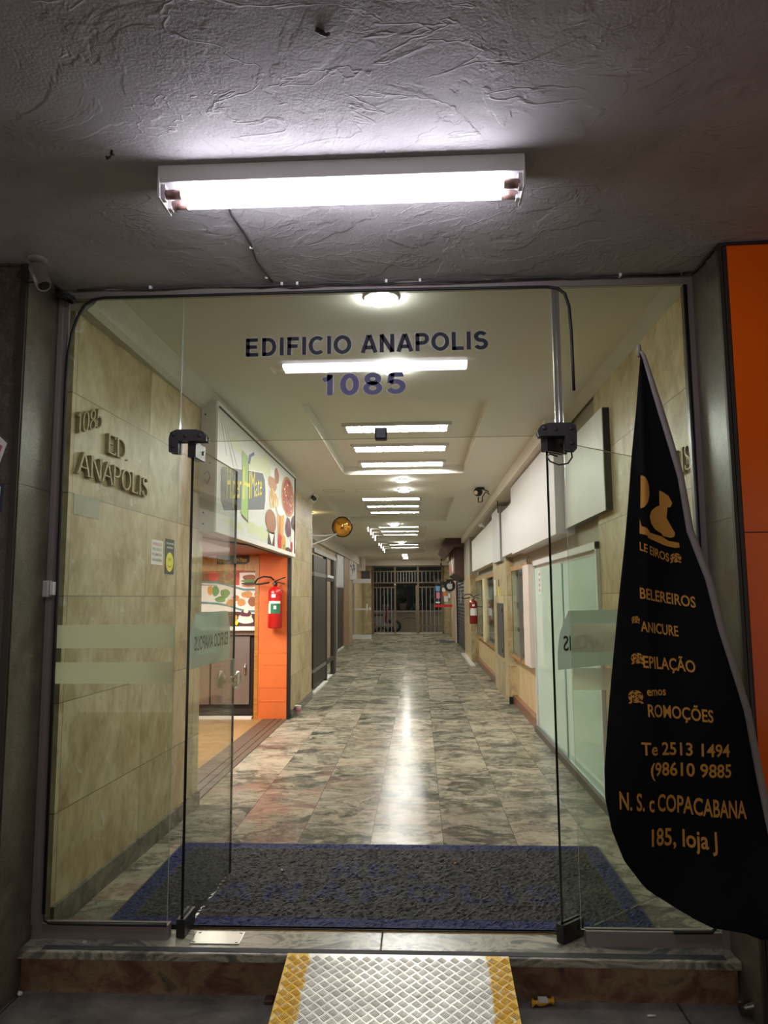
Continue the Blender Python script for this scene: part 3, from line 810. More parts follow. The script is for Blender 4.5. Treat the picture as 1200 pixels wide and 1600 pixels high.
# base under the display windows, pilasters
mb = MB().box(XR + 0.04, 1.45, 8.0, 16.3, 0.0, 0.60)
struct(mb.build('wall_right_lower', PINEP))
struct(bx('baseboard_shops', BROWNB, XR - 0.02, XR + 0.04, 8.0, 16.3, 0.0, 0.11))
mb = MB().box(1.175, 1.45, 10.02, 11.80, 0.0, 1.93)
struct(mb.build('pillar', TRAV))
struct(bx('trim_12', BLACKM, 1.17, 1.30, 9.98, 10.02, 0.0, 0.09))
mb = MB().box(1.12, 1.45, 16.3, 18.6, 0, 1.9).box(1.20, 1.45, 23.2, 29.0, 0, ZI)
struct(mb.build('wall_right_far', TRAV))
struct(bx('trim_13', simple('white_marble_step', (206, 202, 190), 0.3), 1.02, 1.12, 15.2, 18.6, 0, 0.03))
# far end
mb = MB().box(-2.4, -1.83, 29.0, 29.3, 0, 2.64).box(0.93, 1.45, 29.0, 29.3, 0, 2.64)
struct(mb.build('wall_back', TRAV))
struct(bx('wall_back_header', PAINT, -2.4, 1.45, 28.7, 29.3, 2.64, ZI))
struct(bx('ground', simple('street_paving', (110, 106, 100), 0.7, noise=0.2, nscale=3), -8, 8, 29.4, 42, -0.14, -0.02))
struct(bx('door_sill', simple('pale_sill', (186, 182, 170), 0.5), -1.8, 0.9, 29.0, 29.4, 0.0, 0.035))

# ------------------------------------------------------------------ glass front
def pane(mb, x0, x1, y0, y1, z0, z1):
    """sheet with edges in material slot 1"""
    thin_x = (x1 - x0) < (y1 - y0)
    mb.mi = 1 if thin_x else 0
    mb.face([(x0, y0, z0), (x1, y0, z0), (x1, y0, z1), (x0, y0, z1)])
    mb.face([(x0, y1, z0), (x0, y1, z1), (x1, y1, z1), (x1, y1, z0)])
    mb.mi = 0 if thin_x else 1
    mb.face([(x0, y0, z0), (x0, y0, z1), (x0, y1, z1), (x0, y1, z0)])
    mb.face([(x1, y0, z0), (x1, y1, z0), (x1, y1, z1), (x1, y0, z1)])
    mb.mi = 1
    mb.face([(x0, y0, z0), (x0, y1, z0), (x1, y1, z0), (x1, y0, z0)])
    mb.face([(x0, y0, z1), (x1, y0, z1), (x1, y1, z1), (x0, y1, z1)])
    mb.mi = 0
    return mb

fr = MB().box(-1.63, -1.588, 3.175, 3.192, 0.0, ZO).box(-1.628, -1.610, 3.160, 3.175, 0.06, ZO)
struct(fr.build('frame_left', ALUD))
struct(MB().box(1.192, 1.22, 3.175, 3.192, 0.0, ZO).build('frame_right', ALUD))
struct(MB().box(-1.588, 1.192, 3.175, 3.192, 2.772, ZO).build('frame_top', ALUD))
struct(MB().box(-1.588, -1.055, 3.180, 3.222, 0.0, 0.058).build('frame_bottom_left', ALUD))
struct(MB().box(0.655, 1.192, 3.180, 3.222, 0.0, 0.058).build('frame_bottom_right', ALUD))

# black gasket running round the opening on each side pane
def gasket(pts, r=0.007):
    return MB().tube(pts, r, 8)
arcL = [(-1.580, 3.172, 0.10), (-1.582, 3.170, 1.2), (-1.583, 3.168, 2.36), (-1.579, 3.166, 2.50), (-1.565, 3.164, 2.60), (-1.540, 3.164, 2.68), (-1.510, 3.164, 2.735), (-1.47, 3.165, 2.762), (-1.42, 3.166, 2.769)]
tops = [(-1.0, 3.166, 2.7685), (-0.2, 3.166, 2.772), (0.58, 3.166, 2.766)]
tailR = [(0.63, 3.165, 2.758), (0.660, 3.163, 2.73), (0.676, 3.161, 2.67), (0.681, 3.160, 2.56), (0.682, 3.160, 2.43), (0.683, 3.160, 2.29)]
tag(gasket(arcL + tops + tailR).build('sealing_cord', RUBBER), 'black rubber cord looping along the top of the glass front with a loose hanging end', 'cord')
tag(MB().tube([(1.189, 3.180, 2.765), (1.188, 3.180, 1.4), (1.189, 3.180, 0.16), (1.180, 3.171, 0.10), (1.150, 3.173, 0.066), (1.0, 3.174, 0.063)], 0.009, 8).build('sealing_cord', RUBBER), 'black rubber gasket curving round the bottom right corner of the glass front', 'cord')
tag(MB().tube([(-1.578, 3.172, 0.098), (-1.575, 3.172, 0.075), (-1.555, 3.173, 0.064), (-1.5, 3.174, 0.061), (-1.06, 3.174, 0.061)], 0.006, 8).build('sealing_cord', RUBBER), 'black rubber gasket along the bottom left rail of the glass front', 'cord')

# fixed side panes and transom (each its own sheet)
lp = tag(pane(MB(), -1.615, -1.066, 3.195, 3.205, 0.058, 2.772).build('glass_sidelight', [GLASS_F, GEDGE_L]), 'tall fixed glass side pane on the left with two frosted bands', 'glass pane')
fb = MB().face([(-1.586, 3.1935, 1.190), (-1.068, 3.1935, 1.190), (-1.068, 3.1935, 1.290), (-1.586, 3.1935, 1.290)])
fb.build('frosted_band', FROST, lp)['label'] = 'upper frosted band across the pane'
fb = MB().face([(-1.586, 3.1935, 1.038), (-1.068, 3.1935, 1.038), (-1.068, 3.1935, 1.130), (-1.586, 3.1935, 1.130)])
fb.build('frosted_band', FROST, lp)['label'] = 'lower frosted band across the pane'
rp = tag(pane(MB(), 0.640, 1.216, 3.195, 3.205, 0.058, 2.772).build('glass_sidelight', [GLASS_F, GEDGE_L]), 'tall fixed glass side pane on the right behind the black flag', 'glass pane')
MB().face([(0.642, 3.1935, 1.165), (1.19, 3.1935, 1.165), (1.19, 3.1935, 1.285), (0.642, 3.1935, 1.285)]).build('frosted_band', FROST, rp)['label'] = 'upper frosted band across the pane'
MB().face([(0.642, 3.1935, 1.010), (1.19, 3.1935, 1.010), (1.19, 3.1935, 1.100), (0.642, 3.1935, 1.100)]).build('frosted_band', FROST, rp)['label'] = 'lower frosted band across the pane'

tp = tag(pane(MB(), -1.062, 0.636, 3.195, 3.205, 2.100, 2.772).build('glass_transom', [GLASS_T, GEDGE_L]), 'wide glass pane above the doors carrying the building name and street number', 'glass transom')
sans_row('lettering_outline', 'EDIFICIO ANAPOLIS', -0.776, 0.327, 2.486, 2.497, 2.570, 2.580, OUTL, 0.245, 3.1940, tp, 'thin pale outline of the building name')
sans_row('lettering', 'EDIFICIO ANAPOLIS', -0.776, 0.327, 2.486, 2.497, 2.570, 2.580, LETTER, 0.20, 3.1930, tp, 'dark slate letters of the building name')
sans_row('lettering_outline', '1085', -0.432, -0.034, 2.299, 2.303, 2.394, 2.398, OUTL, 0.245, 3.1940, tp, 'thin pale outline of the street number', 0.10)
sans_row('lettering', '1085', -0.432, -0.034, 2.299, 2.303, 2.394, 2.398, LETTERB, 0.21, 3.1930, tp, 'dull violet numerals of the street number', 0.10)
mb = MB().box(-0.188, -0.133, 3.178, 3.222, 2.092, 2.146, 0.008)
k = mb.build('lock_keeper', BLACK, tp); k['label'] = 'small black lock keeper on the lower edge'
# L shaped corner patches
def patch(side):
    mb = MB()
    if side < 0:
        q = [(-1.104, 2.050), (-1.062, 2.045), (-1.062, 2.098), (-0.938, 2.098), (-0.936, 2.118), (-0.952, 2.140), (-0.985, 2.150), (-1.075, 2.150), (-1.100, 2.138), (-1.106, 2.110)]
        bolts = [(-1.086, 2.075), (-1.084, 2.128), (-1.03, 2.122), (-0.965, 2.122)]
    else:
        q = [(0.690, 2.038), (0.686, 2.030), (0.655, 2.030), (0.640, 2.034), (0.640, 2.093), (0.528, 2.093), (0.522, 2.115), (0.538, 2.142), (0.575, 2.151), (0.668, 2.151), (0.688, 2.140), (0.692, 2.110)]
        bolts = [(0.668, 2.060), (0.668, 2.125), (0.60, 2.122), (0.552, 2.128)]
    for y0, y1 in ((3.170, 3.192), (3.208, 3.230)):
        mb.prism(q, lambda a, b, y=y0: (a, y, b), lambda a, b, y=y1: (a, y, b))
    for bx_, bz in bolts:
        mb.lathe([(0.009, 0), (0.009, -0.004), (0.005, -0.006)], (bx_, 3.170, bz), 'Y', 10)
    o = mb.build('corner_patch', simple('blackened_patch', (36, 35, 36), 0.5, noise=0.6, nscale=70), tp)
    o['label'] = 'black corner fitting over the left door' if side < 0 else 'black corner fitting over the right door'
patch(-1); patch(1)
mb = MB().box(0.603, 0.617, 3.172, 3.194, 2.155, 2.772).box(0.621, 0.634, 3.172, 3.194, 2.155, 2.772)
o = mb.build('brace_bar', ALU, tp); o['label'] = 'bright aluminium strip running up from the right corner fitting'
tag(MB().tube([(0.662, 3.165, 2.03), (0.665, 3.160, 1.995), (0.645, 3.156, 1.968), (0.605, 3.155, 1.962), (0.57, 3.157, 1.978), (0.556, 3.160, 2.0), (0.570, 3.163, 2.012), (0.605, 3.165, 2.00)], 0.0035, 6).build('loose_wire', RUBBER), 'thin black wire loop dangling below the right corner fitting', 'wire')

# ---- doors: local u runs from the hinge, n is the pane normal
def glass_door(name, hinge, deg, label, flip):
    ca, sa = math.cos(math.radians(deg)), math.sin(math.radians(deg))
    def P(u, n, z): return (hinge[0] + u * ca - n * sa, hinge[1] + u * sa + n * ca, z)
    root = empty(name, (hinge[0], hinge[1], 0.0), label, 'glass door')
    def slab(mb, u0, u1, n0, n1, z0, z1, e=None):
        c = [P(u0, n0, z0), P(u1, n0, z0), P(u1, n1, z0), P(u0, n1, z0), P(u0, n0, z1), P(u1, n0, z1), P(u1, n1, z1), P(u0, n1, z1)]
        for q, side in (((0, 1, 5, 4), 0), ((2, 3, 7, 6), 0), ((0, 3, 2, 1), 1), ((4, 5, 6, 7), 1), ((1, 2, 6, 5), 1), ((0, 4, 7, 3), 1)):
            mb.mi = side if e is None else e
            mb.face([c[i] for i in q])
        return mb
    Wd = 0.71
    slab(MB(), 0.012, Wd, -0.006, 0.006, 0.012, 2.086).build('glass_sheet', [GLASS, GEDGE], root)
    # frosted sign with cut corners, letters read from the other face
    sgn = -1 if flip else 1
    q = [(0.03, 1.09), (0.66, 1.09), (0.66, 1.245), (0.615, 1.338), (0.115, 1.338), (0.05, 1.245), (0.03, 1.16)]
    nf = 0.0072 * sgn
    m2 = MB().face([P(a, nf, b) for a, b in q])
    fs = m2.build('frosted_sign', FROSTG, root); fs['label'] = 'frosted green film with cut corners'
    m2 = MB()
    if flip:
        text_into(m2, 'ED. ANAPOLIS', lambda u, v: P(0.07 + 0.54 * (1 - u), nf + 0.0022 * sgn, 1.168 + 0.066 * v), 0.012)
    else:
        text_into(m2, 'EDIFICIO ANAPOLIS', lambda u, v: P(0.62 - 0.51 * u, nf - 0.0005 * sgn, 1.168 + 0.066 * v), 0.012)
    m2.build('lettering', FILMTXT, fs, recalc=False)['label'] = 'dark condensed letters seen reversed through the film'
    # top and bottom patch fittings
    for z0, z1, nm in ((2.030, 2.100, 'top_patch'), (0.004, 0.075, 'bottom_patch')):
        m2 = MB()
        slab(m2, 0.0, 0.13, -0.018, -0.0065, z0, z1, 0); slab(m2, 0.0, 0.13, 0.0065, 0.018, z0, z1, 0)
        slab(m2, -0.004, 0.004, -0.018, 0.018, z0, z1, 0)
        for uu in (0.10,):
            for s_ in (-1, 1):
                a = [P(uu + 0.010 * math.cos(t * PI / 4), s_ * 0.0185, (z0 + z1) / 2 + 0.010 * math.sin(t * PI / 4)) for t in range(8)]
                b = [P(uu + 0.010 * math.cos(t * PI / 4), s_ * 0.0215, (z0 + z1) / 2 + 0.010 * math.sin(t * PI / 4)) for t in range(8)]
                m2.grid([a, b], closed_u=True, smooth=False); m2.face(b)
        m2.build(nm, BLACK, root)['label'] = 'black hinge fitting'
    m2 = MB(); slab(m2, Wd - 0.028, Wd - 0.002, -0.009, 0.009, 0.99, 1.085, 0)
    m2.build('edge_strip', ALU, root)['label'] = 'pale metal strip on the free edge'
    # round clear knobs, one on each face
    for s_ in (-1, 1):
        rows = []
        for r, h in ((0.016, 0.006), (0.016, 0.018), (0.022, 0.026), (0.040, 0.030), (0.047, 0.038), (0.046, 0.050), (0.034, 0.058), (0.012, 0.060)):
            rows.append([P(0.625 + r * math.cos(t * PI / 12), s_ * h, 0.985 + r * math.sin(t * PI / 12)) for t in range(24)])
        m2 = MB().grid(rows, closed_u=True); m2.face(rows[-1])
        m2.build('knob', ACRYL, root)['label'] = 'clear round acrylic knob'
    return root
glass_door('glass_door', (-1.008, 3.20), 88.0, 'open left leaf of the glass entrance with a frosted green sign and clear knob', False)
glass_door('glass_door', (0.557, 3.20), 41.5, 'open right leaf of the glass entrance swung in behind the black flag', True)
mb = MB().box(-0.955, -0.750, 3.150, 3.262, 0.0, 0.004, 0.0015)
for a, b in ((-0.94, 3.165), (-0.765, 3.165), (-0.94, 3.248), (-0.765, 3.248)): mb.lathe([(0.006, 0.004), (0.006, 0.0055), (0.003, 0.006)], (a, b, 0), 'Z', 10)
tag(mb.build('floor_plate', simple('worn_steel', (188, 186, 180), 0.3, metal=0.8, noise=0.15, nscale=20)), 'shiny metal floor spring plate beside the left door pivot', 'floor plate')
# ------------------------------------------------------------------ twin tube fitting under the canopy
lx0, lx1, ly = -0.835, 0.353, 2.285
root = empty('fluorescent_fitting', ((lx0 + lx1) / 2, ly, ZO), 'white twin tube fluorescent fitting glowing under the canopy ceiling', 'ceiling lamp')
mb = MB()
q = [(-0.058, 2.745), (0.058, 2.745), (0.075, 2.765), (0.075, ZO), (-0.075, ZO), (-0.075, 2.745 + 0.0)]
mb.box(lx0, lx1, ly - 0.06, ly + 0.06, 2.750, ZO, 0.004)
mb.build('housing', LAMPW, root)
for x in (lx0, lx1):
    s_ = 1 if x == lx0 else -1
    MB().box(min(x, x + s_ * 0.006), max(x, x + s_ * 0.006), ly - 0.062, ly + 0.062, 2.698, 2.806).build('end_plate', LAMPW, root)
for dy in (-0.032, 0.034):
    mb = MB().tube([(lx0 + 0.07, ly + dy, 2.722), (lx1 - 0.065, ly + dy, 2.722)], 0.0145, 16)
    mb.build('tube', M_TUBE, root)['label'] = 'glowing white fluorescent tube'
for x in (lx0 + 0.045, lx1 - 0.04):
    for dy in (-0.032, 0.034):
        mb = MB().tube([(x - 0.026, ly + dy, 2.722), (x + 0.026, ly + dy, 2.722)], 0.0155, 16)
        mb.build('tube_cap', TUBECAP, root)
for x in (lx0 + 0.012, lx1 - 0.012):
    for dy in (-0.032, 0.034):
        MB().box(x - 0.008, x + 0.008, ly + dy - 0.014, ly + dy + 0.014, 2.702, 2.756, 0.003).build('lamp_holder', LAMPW, root)

# ------------------------------------------------------------------ arcade lamps
def louvre(loc, L, Dp, label):
    x, y, z = loc
    root = empty('louvre_light', loc, label, 'ceiling light', 'louvred ceiling lights in the arcade')
    mb = MB()
    t = 0.012
    x0, x1, y0, y1 = x - L / 2, x + L / 2, y - Dp / 2, y + Dp / 2
    mb.box(x0, x1, y0, y0 + t, z - 0.032, z).box(x0, x1, y1 - t, y1, z - 0.032, z).box(x0, x0 + 0.035, y0, y1, z - 0.032, z).box(x1 - 0.035, x1, y0, y1, z - 0.032, z)
    mb.build('frame', LAMPW, root)
    MB().box(x0 + .03, x1 - .03, y0 + .01, y1 - .01, z - 0.005, z - 0.001).build('reflector', REFL, root)
    mb = MB()
    n = 13
    for i in range(1, n):
        xx = x0 + 0.035 + (L - 0.07) * i / n
        mb.box(xx - 0.0025, xx + 0.0025, y0 + t, y1 - t, z - 0.030, z - 0.012)
    mb.box(x0 + .035, x1 - .035, y - 0.004, y + 0.004, z - 0.031, z - 0.010)
    mb.build('louvre', simple('louvre_grey', (110, 110, 106), 0.5) if 'louvre_grey' not in MATS else MATS['louvre_grey'], root)
    for dy in (-Dp * 0.24, Dp * 0.24):
        MB().tube([(x0 + .05, y + dy, z - 0.016), (x1 - .05, y + dy, z - 0.016)], 0.009, 10).build('tube', M_TUBEI, root)
    return root
GR = [(-0.185, 6.55, 1.0), (-0.180, 7.46, 1.0), (-0.178, 8.36, 1.0), (-0.42, 11.35, 0.95), (-0.42, 12.25, 0.93), (-0.42, 13.15, 0.93),
      (-0.43, 15.9, 0.92), (-0.43, 16.95, 0.92), (-0.43, 17.9, 0.88), (-0.42, 21.3, 0.9), (-0.42, 22.5, 0.9)]
LB = ['louvred strip light nearest the entrance in the first ceiling tray', 'middle louvred strip light of the first ceiling tray', 'louvred strip light at the far edge of the first ceiling tray',
      'nearest louvred strip light of the second ceiling tray', 'middle louvred strip light of the second ceiling tray', 'farthest louvred strip light of the second ceiling tray',
      'nearest louvred strip light of the third ceiling tray', 'middle louvred strip light of the third ceiling tray', 'farthest louvred strip light of the third ceiling tray',
      'nearer louvred strip light in the deepest ceiling tray', 'farther louvred strip light in the deepest ceiling tray']
first = None
for (x, y, L), lb in zip(GR, LB):
    if first is None: first = louvre((x, y, ZI + TD), 0.98, 0.27, lb)
    else:
        o = dup(first, (x, y, ZI + TD), lb); o.scale = (L / 0.98, 1, 1)

def disc(loc, r, label):
    root = empty('round_lamp', loc, label, 'ceiling light', 'round surface lamps in the arcade')
    x, y, z = loc
    MB().lathe([(r + 0.008, 0), (r + 0.008, -0.009), (r, -0.014), (r - 0.004, -0.013), (r - 0.004, -0.006)], loc, 'Z', 28).build('lamp_ring', LAMPW, root)
    rows = MB().lathe([(r - 0.002, -0.012), (r * 0.95, -0.022), (r * 0.8, -0.029), (r * 0.4, -0.034), (0.004, -0.035)], loc, 'Z', 28)
    rows.build('diffuser', M_DISC, root)
    return root
DS = [((-0.166, 3.42), 'round lamp just inside the glass above the building name'), ((-0.14, 4.55), 'round lamp behind the bright reflection above the street number'),
      ((-0.189, 9.02), 'nearer of the two round lamps between the first and second trays'), ((-0.191, 9.86), 'farther of the two round lamps between the first and second trays'),
      ((-0.478, 14.55), 'round lamp between the second and third trays'), ((-0.454, 19.3), 'round lamp between the third and deepest trays')]
first = None
for (x, y), lb in DS:
    if first is None: first = disc((x, y, ZI), 0.078, lb)
    else: dup(first, (x, y, ZI), lb)
# small square spots near the gate and along the tray side
def spot(loc, sx_, sy_, sz_, label, grp):
    root = empty('small_spotlight', loc, label, 'spotlight', grp)
    x, y, z = loc
    MB().box(x - sx_ - .01, x + sx_ * 0.4, y - sy_ - .012, y + sy_ + .012, z - sz_ - .012, z + sz_ + .008).build('case', LAMPW, root)
    MB().box(x + sx_ * 0.2, x + sx_ + .004, y - sy_, y + sy_, z - sz_, z + sz_).build('lens', M_SIDE, root)
    return root
first = None
names = ['nearest', 'second', 'third', 'fourth', 'fifth', 'sixth', 'seventh', 'farthest']
for i, y in enumerate((15.76, 16.64, 17.5, 18.4, 20.2, 21.25, 22.4, 23.35)):
    lb = names[i] + ' small side spotlight in the row along the left tray edge'
    if first is None: first = spot((-1.095, y, 2.88), 0.015, 0.05, 0.055, lb, 'side spotlights along the trays')
    else: dup(first, (-1.095, y, 2.88), lb)
first = None
for i, y in enumerate((24.9, 26.1, 27.3)):
    lb = ('nearest', 'middle', 'farthest')[i] + ' square ceiling spotlight of three before the gate'
    if first is None:
        root = empty('square_spotlight', (-0.48, y, ZI), lb, 'ceiling light', 'square spotlights before the gate')
        MB().box(-0.57, -0.39, y - .11, y + .11, ZI - .012, ZI).build('case', LAMPW, root)
        MB().box(-0.555, -0.405, y - .095, y + .095, ZI - .016, ZI - .012).build('lens', M_SPOT, root)
        first = root
    else: dup(first, (-0.48, y, ZI), lb)
root = empty('downlight', (-1.86, 12.4, ZI), 'small warm downlight in the ceiling of the left recess', 'ceiling light')
MB().lathe([(0.075, 0), (0.075, -0.015), (0.06, -0.018)], (-1.86, 12.4, ZI), 'Z', 20).build('lamp_ring', LAMPW, root)
MB().lathe([(0.06, -0.012), (0.05, -0.05), (0.02, -0.07)], (-1.86, 12.4, ZI), 'Z', 20).build('bulb', M_WARM, root)
# lamp inside the snack bar
ld = bpy.data.lights.new('snack_bar_lamp', 'AREA'); ld.shape = 'RECTANGLE'; ld.size = 0.9; ld.size_y = 1.6; ld.energy = SNACK_LAMP; ld.color = (1.0, 0.93, 0.82)
lo = bpy.data.objects.new('snack_bar_lamp', ld); COL.objects.link(lo); lo.location = (-2.35, 7.2, 1.91)

# ------------------------------------------------------------------ cameras, wires, hooks on the canopy
CAMG = simple('camera_mount_grey', (128, 122, 116), 0.5)
root = empty('security_camera', (-1.565, 2.845, ZO), 'grey bullet security camera hanging from the canopy at the left pillar', 'security camera')
MB().lathe([(0.040, 0), (0.040, -0.010), (0.030, -0.016), (0.016, -0.020)], (-1.565, 2.845, ZO), 'Z', 24).build('base_plate', CAMG, root)
MB().tube([(-1.565, 2.845, ZO - 0.018), (-1.563, 2.842, ZO - 0.045), (-1.558, 2.835, ZO - 0.060)], 0.011, 10).build('bracket', CAMG, root)
d = Vector((0.065, -0.045, -0.105)).normalized()
p0 = Vector((-1.572, 2.845, ZO - 0.040))
mb = MB().tube([p0, p0 + d * 0.004, p0 + d * 0.125], [0.024, 0.029, 0.029], 20)
mb.build('body', simple('camera_grey', (150, 146, 138), 0.4, metal=0.3), root)
mb = MB(); 
e1 = d.orthogonal().normalized(); e2 = d.cross(e1)
up = Vector((0, 0, 1)); up = (up - d * up.dot(d)).normalized(); sd = d.cross(up)
rows = []
for t in (0.02, 0.145):
    rows.append([tuple(p0 + d * t + (up * math.cos(a) + sd * math.sin(a)) * 0.033) for a in [(-1.25 + 2.5 * k / 10) for k in range(11)]])
mb.grid(rows); mb.build('sun_hood', simple('camera_hood', (118, 112, 104), 0.45, metal=0.2), root)
MB().tube([p0 + d * 0.1245, p0 + d * 0.1265], 0.022, 20).build('lens', BLACK, root)
MB().tube([p0, p0 + Vector((-.03, .01, .012)), p0 + Vector((-.07, .03, .02)), p0 + Vector((-.10, .035, -.02)), p0 + Vector((-.07, .045, -.045)), p0 + Vector((-.02, .05, -.04))], 0.004, 8).build('cable', RUBBER, root)

mb = MB()
pts = []
for k in range(60):
    a = 2 * PI * k / 14.0
    rr = 0.034 + 0.003 * math.sin(k * 1.3)
    pts.append((-1.572 + rr * math.cos(a) * 1.05, 3.105 + 0.05 * math.sin(a), 2.755 - 0.012 * math.cos(a) + 0.010 * math.sin(k * 0.55)))
mb.tube(pts, 0.0045, 6)
tag(mb.build('cable_coil', RUBBER), 'coil of black cable in the upper left corner of the glass front', 'cable coil')
def cable(pts, r, m, label, name='cable'):
    return tag(MB().tube(pts, r, 6).build(name, m), label, 'cable')
GREYC = simple('dusty_cable', (64, 60, 58), 0.7)
pts = [(-0.672, 2.42, ZO - .003), (-0.675, 2.55, ZO - .004), (-0.66, 2.68, ZO - .003), (-0.655, 2.78, ZO - .004), (-0.665, 2.92, ZO - .003), (-0.650, 3.05, ZO - .004), (-0.640, 3.13, ZO - .004)]
cable(pts, 0.004, GREYC, 'thin dark wire from the tube fitting across the canopy ceiling')
pts = []
for k in range(40):
    x = -1.54 + 2.70 * k / 39
    pts.append((x, 3.150 + 0.004 * math.sin(k * 1.7), ZO - 0.008 + 0.004 * math.sin(k * 0.9) + (0.004 * math.sin(k * 2.3) if x > 0.3 else 0)))
cable(pts, 0.0045, GREYC, 'dusty wire running along the canopy edge above the glass front')
pts = [(-0.70, 3.155, ZO - .016), (-0.62, 3.148, ZO - .010), (-0.55, 3.154, ZO - .020), (-0.40, 3.15, ZO - .013), (0.1, 3.15, ZO - .018), (0.5, 3.151, ZO - .012), (0.9, 3.150, ZO - .007), (1.16, 3.148, ZO - .012)]
cable(pts, 0.0035, RUBBER, 'second thin black wire sagging along the canopy edge')
pts = [(1.17, 3.15, ZO - .006), (1.212, 3.13, ZO - .010), (1.213, 3.08, ZO - .012), (1.210, 3.04, ZO - .020), (1.213, 3.0, ZO - .010), (1.209, 2.96, ZO - .016), (1.213, 2.91, ZO - .012), (1.24, 2.875, ZO - .010), (1.5, 2.870, ZO - .006), (2.5, 2.87, ZO - .006)]
cable(pts, 0.006, RUBBER, 'dark bundle of wires round the top of the right pillar')
pts = [(-3, 2.885, ZO - .004), (-2.0, 2.885, ZO - .006), (-1.72, 2.885, ZO - .004), (-1.66, 2.88, ZO - .012)]
cable(pts, 0.004, GREYC, 'thin wire along the canopy above the left pillar')
pts = [(-1.62, 2.90, ZO - .012), (-1.618, 2.98, ZO - .010), (-1.62, 3.06, ZO - .014), (-1.60, 3.12, ZO - .02)]
cable(pts, 0.006, RUBBER, 'short dark cable between the bullet camera and the cable coil')
mb = MB()
for x, y in ((-0.66, 2.80), (-0.655, 3.08)): mb.box(x - .006, x + .006, y - .004, y + .004, ZO - .009, ZO)
for x in (-1.2, -0.60, -0.53, -0.13, 0.02, 0.9): mb.box(x - .005, x + .005, 3.140, 3.160, ZO - .014, ZO)
tag(mb.build('cable_clips', LAMPW), 'little white clips holding the canopy wires', 'clip', kind='stuff')
mb = MB().tube([(-0.953, 2.138, ZO), (-0.955, 2.137, ZO - .012), (-0.945, 2.132, ZO - .020), (-0.952, 2.125, ZO - .030), (-0.963, 2.128, ZO - .034), (-0.966, 2.13, ZO - .026)], 0.004, 8)
tag(mb.build('ceiling_hook', BLACKM), 'small rusty hook in the canopy ceiling left of the fitting', 'hook')
mb = MB().tube([(-0.235, 1.681, ZO), (-0.228, 1.678, ZO - .010), (-0.215, 1.684, ZO - .012), (-0.21, 1.69, ZO - .004)], 0.005, 8)
mb.tube([(-0.24, 1.675, ZO - .002), (-0.222, 1.688, ZO - .005)], 0.006, 8)
tag(mb.build('ceiling_hook', BLACKM), 'broken stub of a hook near the top of the canopy ceiling', 'hook')

# ------------------------------------------------------------------ left pillar: stickers, sensor
mb = MB(); 
def sticker(pts, y, name, mats, label, layers):
    mb = MB()
    for k, (pp, mi) in enumerate([(pts, 0)] + layers):
        mb.mi = mi
        mb.prism(pp, lambda a, b, k=k: (a, y - 0.0004 * k, b), lambda a, b, k=k: (a, y - 0.0006 - 0.0004 * k, b))
    return tag(mb.build(name, mats), label, 'sticker')
sticker([(-1.86, 2.02), (-1.74, 2.09), (-1.688, 2.042), (-1.716, 1.955), (-1.80, 1.88), (-1.86, 1.92)], 2.905, 'sticker', [PWHITE, simple('sticker_rose', (190, 110, 120), 0.5)], 'white and rose sticker at the left picture edge on the granite pillar',
        [([(-1.84, 2.01), (-1.75, 2.06), (-1.706, 2.030), (-1.732, 1.96), (-1.80, 1.905), (-1.84, 1.93)], 1)])
sticker([(-1.86, 1.86), (-1.692, 1.872), (-1.696, 1.755), (-1.86, 1.745)], 2.905, 'sticker', [simple('sticker_navy', (30, 36, 66), 0.5), PWHITE], 'navy blue sticker below the rose one on the granite pillar',
        [([(-1.85, 1.855), (-1.705, 1.862), (-1.708, 1.79), (-1.85, 1.78)], 1)])
root = empty('door_sensor', (-1.610, 3.17, 1.415), 'small pale grey sensor box on the left glass frame', 'sensor')
MB().box(-1.650, -1.606, 3.136, 3.174, 1.412, 1.484, 0.004).build('case', simple('sensor_grey', (186, 182, 182), 0.45), root)
MB().box(-1.604, -1.586, 3.142, 3.174, 1.420, 1.478, 0.003).build('magnet', LABELW, root)

